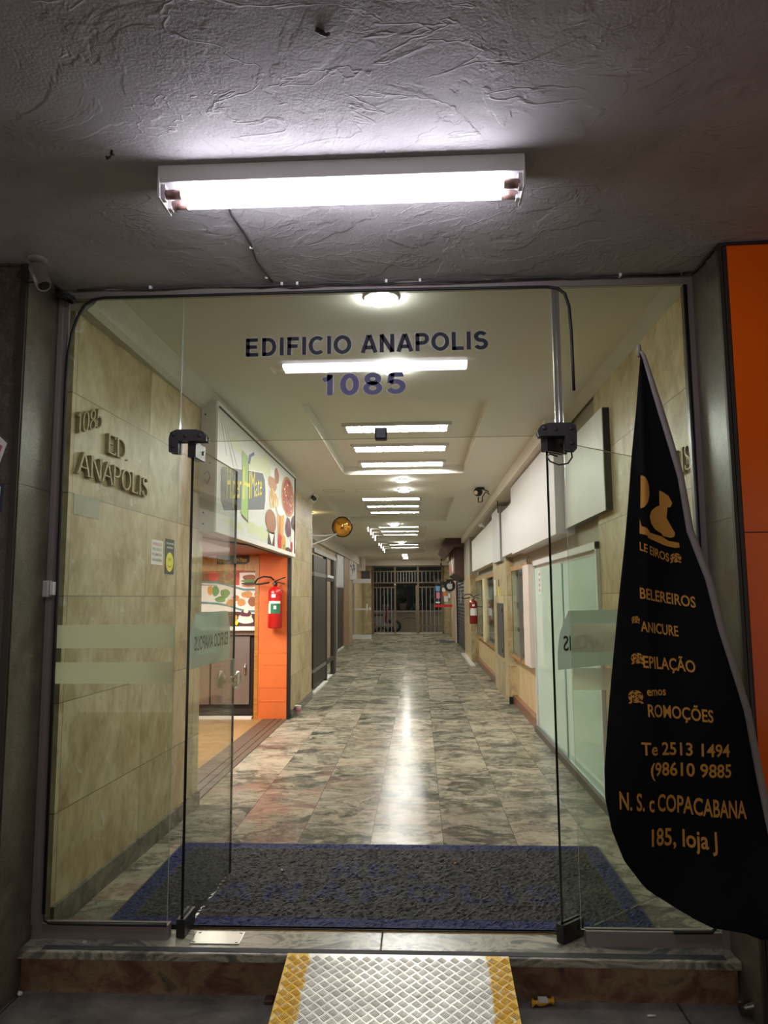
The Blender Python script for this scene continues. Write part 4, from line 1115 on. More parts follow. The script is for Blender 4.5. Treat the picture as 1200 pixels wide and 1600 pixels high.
# ------------------------------------------------------------------ mounted letters on the travertine (both side walls)
GLY = {
 'A': (0.80, [[(0.06, 0), (0.40, 1)], [(0.42, 1), (0.76, 0)], [(0.19, .34), (0.63, .34)]], [(0.06, 0), (0.76, 0)]),
 'N': (0.84, [[(0.12, 0), (0.12, 1)], [(0.12, 1), (0.72, 0)], [(0.72, 0), (0.72, 1)]], [(0.12, 0), (0.12, 1), (0.72, 1)]),
 'P': (0.66, [[(0.12, 0), (0.12, 1)], [(0.12, .97), (.40, .97), (.54, .88), (.57, .74), (.52, .58), (.38, .48), (.12, .48)]], [(0.12, 0)]),
 'O': (0.84, [[(.42, .02), (.24, .08), (.12, .26), (.08, .5), (.12, .74), (.24, .92), (.42, .98), (.60, .92), (.72, .74), (.76, .5), (.72, .26), (.60, .08), (.42, .02)]], []),
 'L': (0.62, [[(.12, 1), (.12, .03)], [(.12, .03), (.54, .03), (.56, .16)]], [(.12, 1)]),
 'I': (0.32, [[(.16, 0), (.16, 1)]], [(.16, 0), (.16, 1)]),
 'S': (0.62, [[(.52, .80), (.50, .92), (.32, .98), (.16, .92), (.10, .78), (.16, .62), (.34, .52), (.50, .40), (.55, .22), (.48, .07), (.30, .02), (.12, .08), (.08, .22)]], []),
 'E': (0.62, [[(.12, 0), (.12, 1)], [(.12, .97), (.52, .97), (.53, .84)], [(.12, .5), (.40, .5)], [(.12, .03), (.54, .03), (.56, .16)]], []),
 'D': (0.76, [[(.12, 0), (.12, 1)], [(.12, .97), (.36, .97), (.56, .86), (.66, .62), (.66, .38), (.56, .14), (.36, .03), (.12, .03)]], []),
 '.': (0.22, [[(.08, .04), (.14, .04)]], []),
 '1': (0.42, [[(.22, 0), (.22, 1)], [(.22, 1), (.06, .84)]], [(.22, 0)]),
 '0': (0.62, [[(.31, .02), (.17, .12), (.10, .32), (.08, .5), (.10, .68), (.17, .88), (.31, .98), (.45, .88), (.52, .68), (.54, .5), (.52, .32), (.45, .12), (.31, .02)]], []),
 '8': (0.62, [[(.31, .52), (.16, .62), (.12, .78), (.18, .93), (.31, .98), (.44, .93), (.50, .78), (.46, .62), (.31, .52), (.13, .40), (.08, .24), (.15, .07), (.31, .02), (.47, .07), (.54, .24), (.49, .40), (.31, .52)]], []),
 '5': (0.60, [[(.50, .97), (.16, .97), (.12, .54), (.30, .60), (.46, .52), (.53, .34), (.48, .12), (.30, .02), (.10, .08)]], []),
}
def stroke(mb, pts, w, f, t):
    """raised bar along a 2-D polyline; f(a,b,h) maps to space"""
    n = len(pts); Lf = []; Rt = []
    for k in range(n):
        a = Vector(pts[max(k - 1, 0)]); b = Vector(pts[min(k + 1, n - 1)])
        if pts[0] == pts[-1] and k in (0, n - 1): a = Vector(pts[-2]); b = Vector(pts[1])
        d = (b - a).normalized(); nn = Vector((-d.y, d.x)); p = Vector(pts[k])
        ww = w * (0.55 + 0.45 * abs(d.y))
        Lf.append(p + nn * ww / 2); Rt.append(p - nn * ww / 2)
    for k in range(n - 1):
        q = [Lf[k], Lf[k + 1], Rt[k + 1], Rt[k]]
        mb.prism([tuple(v) for v in q], lambda a, b: f(a, b, 0), lambda a, b: f(a, b, t))
def wall_word(root, word, x, depth, start, end, h, side):
    """start/end: (Y,z) of the base line; side +1 reads away from the camera"""
    tot = sum(GLY[c][0] for c in word)
    run = 0.0
    for c in word:
        w_, strokes, ser = GLY[c]
        a0 = run / tot; run += w_
        sc = math.hypot(end[0] - start[0], 0) / tot
        def f(a, b, hh, a0=a0):
            t = a0 + a / tot
            yy = start[0] + (end[0] - start[0]) * t
            return ((XLF(yy) if x < 0 else x) + depth * 0.25 + (hh * depth), yy, start[1] + (end[1] - start[1]) * t + b * h)
        mb = MB()
        for s_ in strokes: stroke(mb, s_, 0.105, f, 1.0)
        for (sx_, sz_) in ser:
            zz = 0.02 if sz_ < 0.5 else 0.98
            stroke(mb, [(sx_ - 0.10, zz), (sx_ + 0.10, zz)], 0.075, f, 1.0)
        o = mb.build('letter', [BRONZE], root)
root = empty('wall_lettering', (XL, 3.6, 1.95), 'raised bronze letters of the building name and number on the left travertine wall', 'wall letters')
wall_word(root, '1085', XL, 0.016, (3.262, 2.160), (3.510, 2.248), 0.098, 1)
wall_word(root, 'ED.', XL, 0.016, (3.575, 2.136), (3.835, 2.136), 0.100, 1)
wall_word(root, 'ANAPOLIS', XL, 0.016, (3.280, 1.980), (4.108, 1.977), 0.108, 1)
root = empty('wall_lettering', (XR, 3.6, 1.95), 'raised bronze letters on the right travertine wall half hidden by the flag', 'wall letters')
wall_word(root, 'ANAPOLIS', XR, -0.016, (4.07, 1.975), (3.305, 1.965), 0.115, -1)

def wall_sheet(mb, x, y0, y1, z0, z1, mi, off):
    mb.mi = mi
    mb.prism([(XLF(y0), y0), (XLF(y1), y1), (XLF(y1) + off, y1), (XLF(y0) + off, y0)], lambda a, b: (a, b, z0), lambda a, b: (a, b, z1))
def on_left(y, z, off): return (XL + off, y, z)
# smooth repaired patch where a plate once hung
mb = MB(); wall_sheet(mb, XL, 3.292, 3.552, 1.792, 1.888, 0, 0.0015)
tag(mb.build('wall_patch', simple('cement_patch', (178, 176, 156), 0.8, noise=0.12, nscale=20, bump=0.2)), 'pale cement patch below the letters on the left wall', 'patch')
def line_text(mb, body, y0, y1, z, h, off, bold=0.01, mi=1):
    mb.mi = mi
    text_into(mb, body, lambda u, v: (XLF(y0 + (y1 - y0) * u) + off, y0 + (y1 - y0) * u, z + h * v), bold)
mb = MB(); wall_sheet(mb, XL, 4.218, 4.400, 1.602, 1.749, 0, 0.002)
for k, (t, mi) in enumerate((('ATENÇÃO', 1), ('PROIBIDO', 2), ('FUMAR', 2), ('NA GALERIA', 2))):
    line_text(mb, t, 4.236, 4.382, 1.717 - 0.031 * k, 0.017, 0.0026, 0.01, mi)
tag(mb.build('notice', [LABELW, INKR, simple('ink_grey_red', (150, 110, 110), 0.5)], recalc=False), 'white paper notice with red and grey lines on the left wall', 'notice')
mb = MB(); wall_sheet(mb, XL, 4.440, 4.586, 1.554, 1.770, 0, 0.002)
line_text(mb, 'Sorria, você está', 4.452, 4.574, 1.738, 0.014, 0.0026, 0.02, 1)
line_text(mb, 'sendo filmado', 4.462, 4.564, 1.713, 0.014, 0.0026, 0.02, 1)
mb.mi = 2; mb.ellipse(lambda a, b: (XLF(a) + 0.0026, a, b), 4.513, 1.628, 0.062, 0.060, 28)
mb.mi = 3
for dy in (-0.014, 0.014): mb.ellipse(lambda a, b: (XLF(a) + 0.0032, a, b), 4.513 + dy, 1.645, 0.005, 0.012, 12)
pts = [(4.513 + 0.034 * math.sin(a), 1.624 - 0.026 * math.cos(a)) for a in [(-1.2 + 2.4 * k / 10) for k in range(11)]]
for k in range(10):
    (a, b), (c, d_) = pts[k], pts[k + 1]
    mb.face([(XLF(a) + .0032, a, b - .0025), (XLF(c) + .0032, c, d_ - .0025), (XLF(c) + .0032, c, d_ + .0025), (XLF(a) + .0032, a, b + .0025)])
tag(mb.build('notice', [BLACK, LABELW, YEL, INKD], recalc=False), 'black notice with a yellow smiling face on the left wall', 'notice')
# ------------------------------------------------------------------ door mat
root = empty('door_mat', (-0.195, 3.82, 0.0), 'large grey coil door mat with blue border and building name inside the entrance', 'door mat')
mx0, mx1, my0, my1, bw = -1.365, 0.975, 3.30, 4.36, 0.085
def fuzzy(mb, x0, x1, y0, y1, z, step, amp, seed):
    """coil pile: a jittered height grid with a skirt"""
    rnd = random.Random(seed)
    nx = max(2, int((x1 - x0) / step)); ny = max(2, int((y1 - y0) / step))
    rows = []
    for j in range(ny + 1):
        r = []
        for i in range(nx + 1):
            e = 0 if (i in (0, nx) or j in (0, ny)) else 1
            r.append((x0 + (x1 - x0) * i / nx + e * rnd.uniform(-.3, .3) * step, y0 + (y1 - y0) * j / ny + e * rnd.uniform(-.3, .3) * step, z + e * rnd.uniform(-amp, amp)))
        rows.append(r)
    mb.grid(rows, smooth=False)
    return mb
mb = MB()
for k, (a, b, c, d) in enumerate(((mx0, mx1, my0, my0 + bw), (mx0, mx1, my1 - bw, my1), (mx0, mx0 + bw, my0 + bw, my1 - bw), (mx1 - bw, mx1, my0 + bw, my1 - bw))):
    fuzzy(mb, a, b, c, d, 0.011, 0.011, 0.004, 10 + k)
mb.build('border', MATBLUE, root, recalc=False)['label'] = 'blue coil border'
MB().box(mx0 - .012, mx1 + .012, my0 - .010, my1 + .010, 0.0005, 0.006).build('backing', RUBBER, root)
# the coil loops inside the letter strokes are blue, the rest grey
segs = []; tops_ = []
def mat_word(word, x0, x1, y0, h):
    tot = sum(SANS[c][0] + .12 for c in word); run = 0.0
    for c in word:
        adv, st = SANS[c]
        for s_ in st:
            q = [(x0 + (x1 - x0) * (run + a) / tot, y0 + h * b) for a, b in s_]
            segs.extend((p, r, len(tops_)) for p, r in zip(q, q[1:]))
        if c != '.': tops_.append(c)
        run += adv + .12
SANS['.'] = (0.3, [[(.10, .06), (.20, .06)]])
mat_word('ED.', -0.47, 0.0, 3.87, 0.17)
mat_word('ANAPOLIS', -1.00, 0.68, 3.57, 0.20)
def in_letter(x, y):
    for (ax, ay), (bx_, by), li in segs:
        dx, dy = bx_ - ax, by - ay; l2 = dx * dx + dy * dy
        if l2 == 0: continue
        t = max(0, min(1, ((x - ax) * dx + (y - ay) * dy) / l2))
        px, py = x - ax - t * dx, y - ay - t * dy
        if (px / .024) ** 2 + (py / .019) ** 2 < 1: return li
    return None
tmp = fuzzy(MB(), mx0 + bw, mx1 - bw, my0 + bw, my1 - bw, 0.012, 0.0105, 0.004, 3)
pile, lett = MB(), {}
for f in tmp.f:
    q = [tmp.v[i] for i in f]
    cx_ = sum(p[0] for p in q) / 4; cy_ = sum(p[1] for p in q) / 4
    li = in_letter(cx_, cy_) if 3.54 < cy_ < 4.08 else None
    (pile if li is None else lett.setdefault(li, MB())).face(q)
pile.build('pile', MATGREY, root)
for li in lett:
    lett[li].build('letter', MATLETT, root)['label'] = 'faded blue letter woven into the mat'

# ------------------------------------------------------------------ tread plate ramp
root = empty('ramp', (-0.10, 2.6, -0.17), 'silver tread plate ramp with worn yellow edges against the step', 'ramp')
ry0, rz0, ry1, rz1 = 3.075, 0.006, 1.95, -0.168
rl = math.hypot(ry0 - ry1, rz0 - rz1)
ux = ((ry1 - ry0) / rl, (rz1 - rz0) / rl); nx_ = (-ux[1] * 1.0, ux[0] * 1.0)
if nx_[1] < 0: nx_ = (-nx_[0], -nx_[1])
def RP(x, s, h): return (x, ry0 + ux[0] * s + nx_[0] * h, rz0 + ux[1] * s + nx_[1] * h)
rx0, rx1 = -0.536, 0.331
mb = MB()
c = [RP(rx0, 0, 0), RP(rx1, 0, 0), RP(rx1, rl, 0), RP(rx0, rl, 0), RP(rx0, 0, -.004), RP(rx1, 0, -.004), RP(rx1, rl, -.004), RP(rx0, rl, -.004)]
for q in ((0, 1, 2, 3), (7, 6, 5, 4), (0, 4, 5, 1), (1, 5, 6, 2), (2, 6, 7, 3), (3, 7, 4, 0)): mb.face([c[i] for i in q])
mb.build('plate', PLATE, root)
mb = MB()
cell = 0.0345
def rbar(mb, cx, cs, ang, L, w):
    ca, sa = math.cos(ang), math.sin(ang)
    def q(a, b, h): return RP(cx + a * ca - b * sa, cs + a * sa + b * ca, h)
    o = [(-L / 2, 0), (-L * .3, -w / 2), (L * .3, -w / 2), (L / 2, 0), (L * .3, w / 2), (-L * .3, w / 2)]
    lo = [q(a, b, 0.0) for a, b in o]; hi = [q(a * .86, b * .5, 0.0026) for a, b in o]
    mb.face(hi)
    for k in range(6): mb.face([lo[k], lo[(k + 1) % 6], hi[(k + 1) % 6], hi[k]])
nI = int((rx1 - rx0) / cell) + 6; nJ = int(rl / cell) + 6
r2 = math.sqrt(0.5)
for i in range(-40, 60):
    for j in range(-40, 60):
        a = (i * cell); b = (j * cell)
        cx = -0.10 + (a - b) * r2; cs = 0.3 + (a + b) * r2
        if not (rx0 + .016 < cx < rx1 - .016 and .014 < cs < rl - .02): continue
        ang = PI / 4 if (i + j) % 2 == 0 else -PI / 4
        px_, ps_ = -math.sin(ang), math.cos(ang)
        for k in range(-2, 3):
            rbar(mb, cx + px_ * k * 0.0062, cs + ps_ * k * 0.0062, ang, 0.027, 0.0036)
mb.build('treads', PLATE, root, recalc=False)
mb = MB()
for x in (rx0 + .004, rx1 - .008):
    for_pts = [RP(x, 0, -.004), RP(x, rl, -.004), (x, ry1, -.17), (x, ry0, -.17)]
    mb.face(for_pts); mb.face([(p[0] + .004, p[1], p[2]) for p in for_pts][::-1])
mb.build('side_plate', STEEL, root)

# ------------------------------------------------------------------ feather flag
root = empty('feather_flag', (1.25, 2.76, -0.17), 'tall black feather flag with gold lettering in front of the right pillar', 'flag')
def interp(tab, z):
    t = sorted(tab, key=lambda p: -p[1])
    if z >= t[0][1]: return t[0][0]
    for a, b in zip(t, t[1:]):
        if a[1] >= z >= b[1]:
            k = (a[1] - z) / max(1e-6, a[1] - b[1]); return a[0] + (b[0] - a[0]) * k
    return t[-1][0]
def fy(x, z):
    """gentle folds of the hanging cloth"""
    zz = (2.3 - z)
    return 2.75 + 0.012 * math.sin((x - 0.62) * 22 + zz * 1.2) * min(1, zz * 1.2) + 0.022 * math.sin((x * 0.7 - z * 0.9) * 7.0) * min(1, zz * .6) - 0.010 * math.exp(-((x - 0.80 - 0.02 * z) / 0.018) ** 2)
FL = [p for p in FLAG_LEFT]
zs = [2.312 - (2.312 - 0.224) * (k / 110.0) for k in range(111)]
rows = []
for z in zs:
    a = interp(FL, z); b = max(a + .002, interp(FLAG_RIGHT, z))
    rows.append([(a + (b - a) * i / 36.0, fy(a + (b - a) * i / 36.0, z), z) for i in range(37)])
mb = MB().grid(rows)
o = mb.build('cloth', FABRIC, root, recalc=False)
sm = o.modifiers.new('thickness', 'SOLIDIFY'); sm.thickness = 0.0012; sm.offset = 1
# gold printing follows the folds
mb = MB()
def FM(x, z): return (x, fy(x, z) - 0.0035, z)
for body, a, b, h in FLAG_TEXT:
    dx, dz = b[0] - a[0], b[1] - a[1]
    text_into(mb, body, lambda u, v: FM(a[0] + dx * u, a[1] + dz * u + h * v), 0.018)
o = mb.build('lettering', GOLD, root, recalc=False); o['label'] = 'gold lettering'
mb = MB()
for q in FLAG_LOGO:
    bm = bmesh.new()
    vs = [bm.verts.new((x, 0, z)) for x, z in q]
    f = bm.faces.new(vs)
    bmesh.ops.triangulate(bm, faces=[f])
    bmesh.ops.subdivide_edges(bm, edges=bm.edges[:], cuts=2, use_grid_fill=True)
    for v in bm.verts: v.co = Vector(FM(v.co.x, v.co.z))
    mb.bm(bm); bm.free()
o = mb.build('emblem', GOLD, root, recalc=False); o['label'] = 'gold emblem of two profile curves'
for cx, cz, r in FLAG_ROSES:
    mb = MB()
    if cx < 0.9: cx -= 0.014
    r *= 0.72
    # petals as curved crescents round a bud, two leaves below
    for ring, (cnt, rad, th) in enumerate(((3, .42, .26), (4, .72, .26), (5, 1.02, .28))):
        for k in range(cnt):
            a0 = 2 * PI * k / cnt + ring * 0.9; sp = 2 * PI / cnt * 0.90; n = 8; O = []; I = []
            for j in range(n + 1):
                a = a0 + sp * j / n; sh = math.sin(PI * (j + .4) / (n + .8))
                O.append((cx + r * (rad + .05 * sh) * math.cos(a), cz + r * (rad + .05 * sh) * .85 * math.sin(a)))
                I.append((cx + r * (rad - th * sh) * math.cos(a), cz + r * (rad - th * sh) * .85 * math.sin(a)))
            for j in range(n): mb.face([FM(*O[j]), FM(*O[j + 1]), FM(*I[j + 1]), FM(*I[j])])
    for s_ in (-1, 1):
        pts = [(cx + s_ * r * (0.5 + .6 * t), cz - r * (0.75 + .2 * t) + r * .18 * math.sin(PI * t)) for t in (0, .3, .6, 1.0)] + [(cx + s_ * r * (0.5 + .6 * t), cz - r * (0.75 + .2 * t) - r * .18 * math.sin(PI * t)) for t in (.6, .3)]
        mb.face([FM(*p) for p in pts])
    mb.ellipse(lambda a, b: FM(a, b), cx, cz, r * .15, r * .13, 10)
    o = mb.build('rose_motif', GOLD, root, recalc=False); o['label'] = 'gold rose motif'
# grey pole sleeve along the trailing edge with the pole inside
pts = [(x + 0.004, fy(x, z) - 0.002, z) for x, z in FLAG_RIGHT]
rr = [0.006, 0.008] + [0.012] * 3 + [0.013] * (len(pts) - 7) + [0.012, 0.011]
MB().tube(pts, rr[:len(pts)], 10).build('pole_sleeve', HEM, root)['label'] = 'grey sleeve holding the pole'
MB().tube([(0.845, 2.748, 2.300), (0.843, 2.748, 2.335), (0.844, 2.748, 2.348)], [0.008, 0.009, 0.006], 10).build('pole_tip', HEM, root)
MB().tube([(1.248, 2.755, 0.235), (1.252, 2.757, 0.10), (1.252, 2.757, -0.13)], 0.011, 10).build('pole', ALU, root)
mb = MB()
for a in (PI * .08, PI * .58):
    dx, dy = math.cos(a) * .26, math.sin(a) * .12
    mb.tube([(1.252 + .02 - dx * .1, 2.757 - dy, -0.155), (1.252 + dx * 1.2, 2.757 + dy, -0.155)], 0.012, 8)
mb.tube([(1.252, 2.757, -0.168), (1.252, 2.757, -0.12)], 0.022, 12)
mb.build('cross_base', BLACKM, root)

# ------------------------------------------------------------------ orange shop front on the right
root = empty('orange_cladding', (2.2, 2.893, -0.17), 'glossy orange shop front panels right of the entrance', 'shop front')
MB().box(1.252, 4.5, 2.885, 2.904, 1.642, 2.80).build('upper_panel', ORANGE, root)
MB().box(1.252, 4.5, 2.885, 2.904, -0.16, 1.638).build('lower_panel', ORANGE, root)

# ------------------------------------------------------------------ litter
def litter(name, mb, mats, label, cat):
    return tag(mb.build(name, mats), label, cat)
mb = MB()
rnd = random.Random(2)
rows = []
for i in range(7):
    t = i / 6; w_ = 0.013 * (1.3 if i in (0, 6) else (0.5 if i in (1, 5) else 1.0))
    rows.append([(0.415 + .085 * t, 3.060 + .02 * t + w_ * math.cos(a), -0.155 + w_ * math.sin(a) * .9 + rnd.uniform(-.002, .003)) for a in [k * PI / 4 for k in range(8)]])
mb.grid(rows, closed_u=True, smooth=False)
mb.mi = 1; mb.box(0.44, 0.475, 3.052, 3.084, -0.150, -0.1415)
litter('candy_wrapper', mb, [simple('wrapper_yellow', (226, 170, 40), 0.35), LABELW], 'crumpled yellow and white sweet wrapper on the pavement right of the ramp', 'wrapper')
def butt(x, y, ang, label, L=0.032):
    p = Vector((x, y, -0.166)); d = Vector((math.cos(ang), math.sin(ang), 0)) * L / 2
    mb = MB().tube([p - d, p + d * .2], 0.0038, 8); mb.mi = 1; mb.tube([p + d * .2, p + d], 0.0039, 8)
    litter('cigarette_butt', mb, [LABELW, simple('filter_tan', (206, 190, 160), 0.8)], label, 'cigarette butt')
butt(0.852, 3.01, 0.05, 'white cigarette butt on the dark pavement near the plastic cup')
mb = MB().lathe([(0.003, 0), (0.010, .003), (0.011, .010), (0.006, .017), (0.002, .018)], (-1.615, 3.075, -0.17), 'Z', 9)
litter('paper_ball', mb, [LABELW], 'small white paper ball at the left end of the step', 'paper scrap')
mb = MB().box(-1.40, -1.385, 3.145, 3.160, 0.0, 0.004)
litter('paper_scrap', mb, [LABELW], 'tiny white scrap on the left end of the threshold', 'paper scrap')
mb = MB()
mb.lathe([(0.020, 0), (0.026, .03), (0.031, .06), (0.036, .092), (0.037, .094), (0.034, .092), (0.029, .06), (0.024, .03), (0.018, .003)], (0, 0, 0), 'Z', 20)
Mx = Matrix.Translation((1.185, 3.03, -0.136)) @ Matrix.Rotation(math.radians(62), 4, 'Y') @ Matrix.Rotation(0.4, 4, 'X')
mb.v = [tuple(Mx @ Vector(v)) for v in mb.v]
zmin = min(v[2] for v in mb.v); mb.v = [(x, y, z - zmin - 0.1695) for x, y, z in mb.v]
litter('plastic_cup', mb, [CLEARP], 'crushed clear plastic cup lying in the right corner of the step', 'cup')
for i, (x, y, z, lb) in enumerate(((-0.72, 3.93, .016, 'white crumb on the door mat above the first mat letters'), (0.17, 4.05, .016, 'orange crumb on the right half of the door mat'))):
    mb = MB().lathe([(0.002, -.004), (0.007, 0), (0.004, .006), (0.001, .008)], (x, y, z), 'Z', 6)
    litter('crumb', mb, [LABELW if i == 0 else ORNG], lb, 'crumb')
mb = MB().box(-0.625, -0.588, 3.04, 3.085, -0.17, -0.155, .004)
litter('dead_leaf', mb, [MAROON], 'dry brown leaf beside the left edge of the ramp', 'leaf')

# ------------------------------------------------------------------ snack bar sign
SX = -1.42
root = empty('shop_sign', (-1.475, 6.7, 1.87), 'big printed snack bar sign box with burger and pizza above the left opening', 'shop sign')
mb = MB().box(XL, SX - .004, 5.05, 8.36, 1.865, 2.80)
mb.build('box', simple('sign_box_grey', (190, 186, 172), 0.55, noise=0.05), root)
mb = MB().box(SX - .004, SX + .010, 5.05, 8.36, 1.865, 1.905).box(SX - .004, SX + .010, 5.05, 8.36, 2.775, 2.80).box(SX - .004, SX + .010, 5.05, 5.075, 1.905, 2.775)
mb.build('frame', LABELW, root)
mb = MB().box(SX - .004, SX + .010, 8.335, 8.36, 1.905, 2.775).box(SX - .004, SX + .008, 5.075, 8.335, 2.765, 2.775)
mb.build('frame_edge', BLACK, root)
mats = [BANNER, BANNERG, SLATE, LIME, BLUEG, YEL, CRUST, PIZZA, BUN, CHOC, JUICE, CREAM, FRY, BERRY, PWHITE, INKR, GREENP]
mb = MB()
mb.mi = 0; mb.box(SX - .003, SX, 5.075, 8.335, 1.905, 2.765)
LAY = [0]
def sf(k): return lambda a, b: (SX + 0.0006 * k, a, b)
def pe(key, mi, k, n=22, wob=0.0, da=0, db=0, s=1.0):
    a, b, ra, rb = SIGN_FOOD[key]; mb.mi = mi; mb.ellipse(sf(k), a + da, b + db, ra * s, rb * s, n, wob)
mb.mi = 1
for i_, (a, b, c, d) in enumerate(((6.25, 2.50, .28, .13), (6.7, 2.62, .30, .10), (6.3, 2.0, .40, .05), (5.6, 1.97, .3, .03), (6.65, 1.98, .2, .06), (5.6, 2.60, .2, .05))): mb.ellipse(sf(.4 + .2 * i_), a, b, c, d, 18, .3)
mb.mi = 14; mb.face([sf(2)(a + (a - 5.95) * .03, b + (b - 2.28) * .06) for a, b in SIGN_PLATE])
mb.mi = 2; mb.face([sf(3)(a, b) for a, b in SIGN_PLATE])
mb.mi = 4; mb.face([sf(4)(a, b) for a, b in SIGN_STRAW])
mb.mi = 9; mb.face([sf(4)(a + .02, b - .02) for a, b in SIGN_SLAB])
mb.mi = 3; mb.face([sf(5)(a, b) for a, b in SIGN_SLAB])
mb.mi = 5
for t, a, b, c in SIGN_WORDS:
    h = c[1] - a[1]
    def wf(u, v, a=a, b=b, h=h):
        return sf(6)(a[0] + (b[0] - a[0]) * u, a[1] + (b[1] - a[1]) * u + h * v * (0.86 if u > .3 else 1.0))
    text_into(mb, t, wf, 0.0)
mb.mi = 6; pe('chicken', 6, 3, 18, .12); pe('drum', 8, 4, 18, .1); pe('fries', 12, 4, 14, .25); pe('pizza', 6, 3, 30); pe('pizza_top', 7, 4, 30, .03)
a, b, ra, rb = SIGN_FOOD['pizza_top']; rnd = random.Random(3)
for k in range(46):
    t = rnd.uniform(0, 2 * PI); q = math.sqrt(rnd.random()) * .9; mb.mi = rnd.choice((11, 12, 15, 9, 16, 12)); mb.ellipse(sf(4.6 + .03 * k), a + ra * q * math.cos(t), b + rb * q * math.sin(t), rnd.uniform(.02, .05), rnd.uniform(.006, .014), 7, .3)
a, b, ra, rb = SIGN_FOOD['fries']
for k in range(16):
    y = a + rnd.uniform(-.8, .8) * ra; z = b + rnd.uniform(-.6, .6) * rb; d = rnd.uniform(-.06, .06); mb.mi = rnd.choice((6, 12, 11)); mb.face([sf(5 + .05 * k)(y, z - .04), sf(5 + .05 * k)(y + .03, z - .04), sf(5 + .05 * k)(y + .03 + d, z + .04), sf(5 + .05 * k)(y + d, z + .04)])
a, b, ra, rb = SIGN_FOOD['burger_box']; mb.mi = 9; mb.face([sf(4)(a - ra * .5, b + rb), sf(4)(a + ra * .8, b + rb), sf(4)(a + ra * .8, b - rb * .6), sf(4)(a + ra * .3, b - rb), sf(4)(a - ra * .7, b - rb)]); pe('bun', 8, 6, 26)
a, b, ra, rb = SIGN_FOOD['bun']
mb.mi = 11; mb.face([sf(5)(a - ra * .5, b - rb * .8), sf(5)(a + ra * .7, b - rb * .8), sf(5)(a + .05, b - rb * 2.1)])
mb.mi = 16; mb.ellipse(sf(5), a, b - rb * .95, ra * .8, .016, 14, .05)
a, b, ra, rb = SIGN_FOOD['juice']
mb.mi = 14; mb.face([sf(5)(a - ra * .9, b + rb * .98), sf(5)(a + ra * .9, b + rb * .98), sf(5)(a + ra * .62, b - rb), sf(5)(a - ra * .62, b - rb)])
mb.mi = 10; mb.face([sf(6)(a - ra * .8, b + rb * .8), sf(6)(a + ra * .8, b + rb * .8), sf(6)(a + ra * .55, b - rb * .95), sf(6)(a - ra * .55, b - rb * .95)])
mb.mi = 8; mb.face([sf(7)(a - ra * .4, b + rb * .8), sf(7)(a - ra * .1, b + rb * .8), sf(7)(a - ra * .15, b - rb * .9), sf(7)(a - ra * .35, b - rb * .9)])
pe('froth', 14, 7.5, 16, .1); pe('cup', 13, 6.4, 18, .1); pe('berry', 9, 6.1, 16, .1); pe('white', 14, 4.4, 8); pe('choc', 9, 5.4, 8); pe('red', 15, 8, 16, .15); pe('orange', 10, 8.4, 16, .1)
mb.mi = 16; mb.ellipse(sf(8.8), 7.68, 1.94, .05, .03, 10, .2)
mb.mi = 15; mb.ellipse(sf(9.2), 8.15, 1.97, .06, .06, 12); mb.ellipse(sf(9.6), 7.50, 2.02, .06, .03, 12)
# creases of the loose vinyl
o = mb.build('printed_face', mats, root, recalc=False); o['label'] = 'printed vinyl with green logo, burger, juice and pizza'
mb = MB()
for k in range(3):
    y0 = 5.12 + .05 * k
    mb.tube([(SX - .001, y0, 2.745), (SX + .000, y0 + .10 + .08 * k, 2.62 - .03 * k), (SX - .001, y0 + .22 + .16 * k, 2.46 - .05 * k)], .003, 6)
mb.build('vinyl_crease', BANNER, root)
mb = MB()
for z in (1.92, 2.0, 2.35, 2.70, 2.78):
    mb.lathe([(.006, 0), (.006, -.004), (.003, -.006)], (-1.50 + .04 * (int(z * 100) % 2), 5.05, z), 'Y', 8)
mb.tube([(-1.50, 5.045, 2.27), (-1.47, 5.035, 2.29), (-1.455, 5.04, 2.25), (-1.475, 5.035, 2.20), (-1.49, 5.04, 2.23)], .003, 6)
mb.build('rivets', BLACK, root)
tag(MB().tube([(-1.60, 5.3, 1.850), (-1.46, 6.2, 1.854), (-1.45, 7.2, 1.848), (-1.46, 8.2, 1.854)], .008, 6).build('cable', RUBBER), 'dark cable hanging under the printed snack bar sign', 'cable')

# ------------------------------------------------------------------ snack bar counter, menu poster
root = empty('snack_counter', (-2.4, 8.9, 0.0), 'tall steel fronted snack counter under the food poster', 'counter')
MB().box(-3.2, -1.955, 8.90, 9.0, 0.0, 1.02).build('body', BLACKM, root)
MB().box(-3.2, -1.955, 8.78, 9.0, 1.02, 1.068, .004).build('worktop', LABELW, root)
MB().box(-3.2, -1.955, 8.84, 8.90, 0.965, 1.02).build('rail', STEEL, root)
MB().box(-2.50, -2.035, 8.872, 8.90, 0.15, 0.955, .006).build('door', STEEL, root)
o = [c_ for c_ in root.children if c_.name.startswith('door')][0]
MB().tube([(-2.085, 8.872, 0.62), (-2.085, 8.845, 0.60), (-2.085, 8.845, 0.52), (-2.085, 8.872, 0.50)], .010, 8).build('handle', CHROME, o)
MB().box(-3.0, -2.52, 8.872, 8.90, 0.15, 0.955, .006).build('door', STEEL, root)
MB().box(-3.2, -1.955, 8.86, 8.90, 0.03, 0.10).build('kick_plate', DARKBR, root)
tag(MB().box(-2.9, -1.97, 8.70, 8.80, 0.004, 0.03).build('step_board', LABELW), 'white strip on the floor before the snack counter', 'strip')

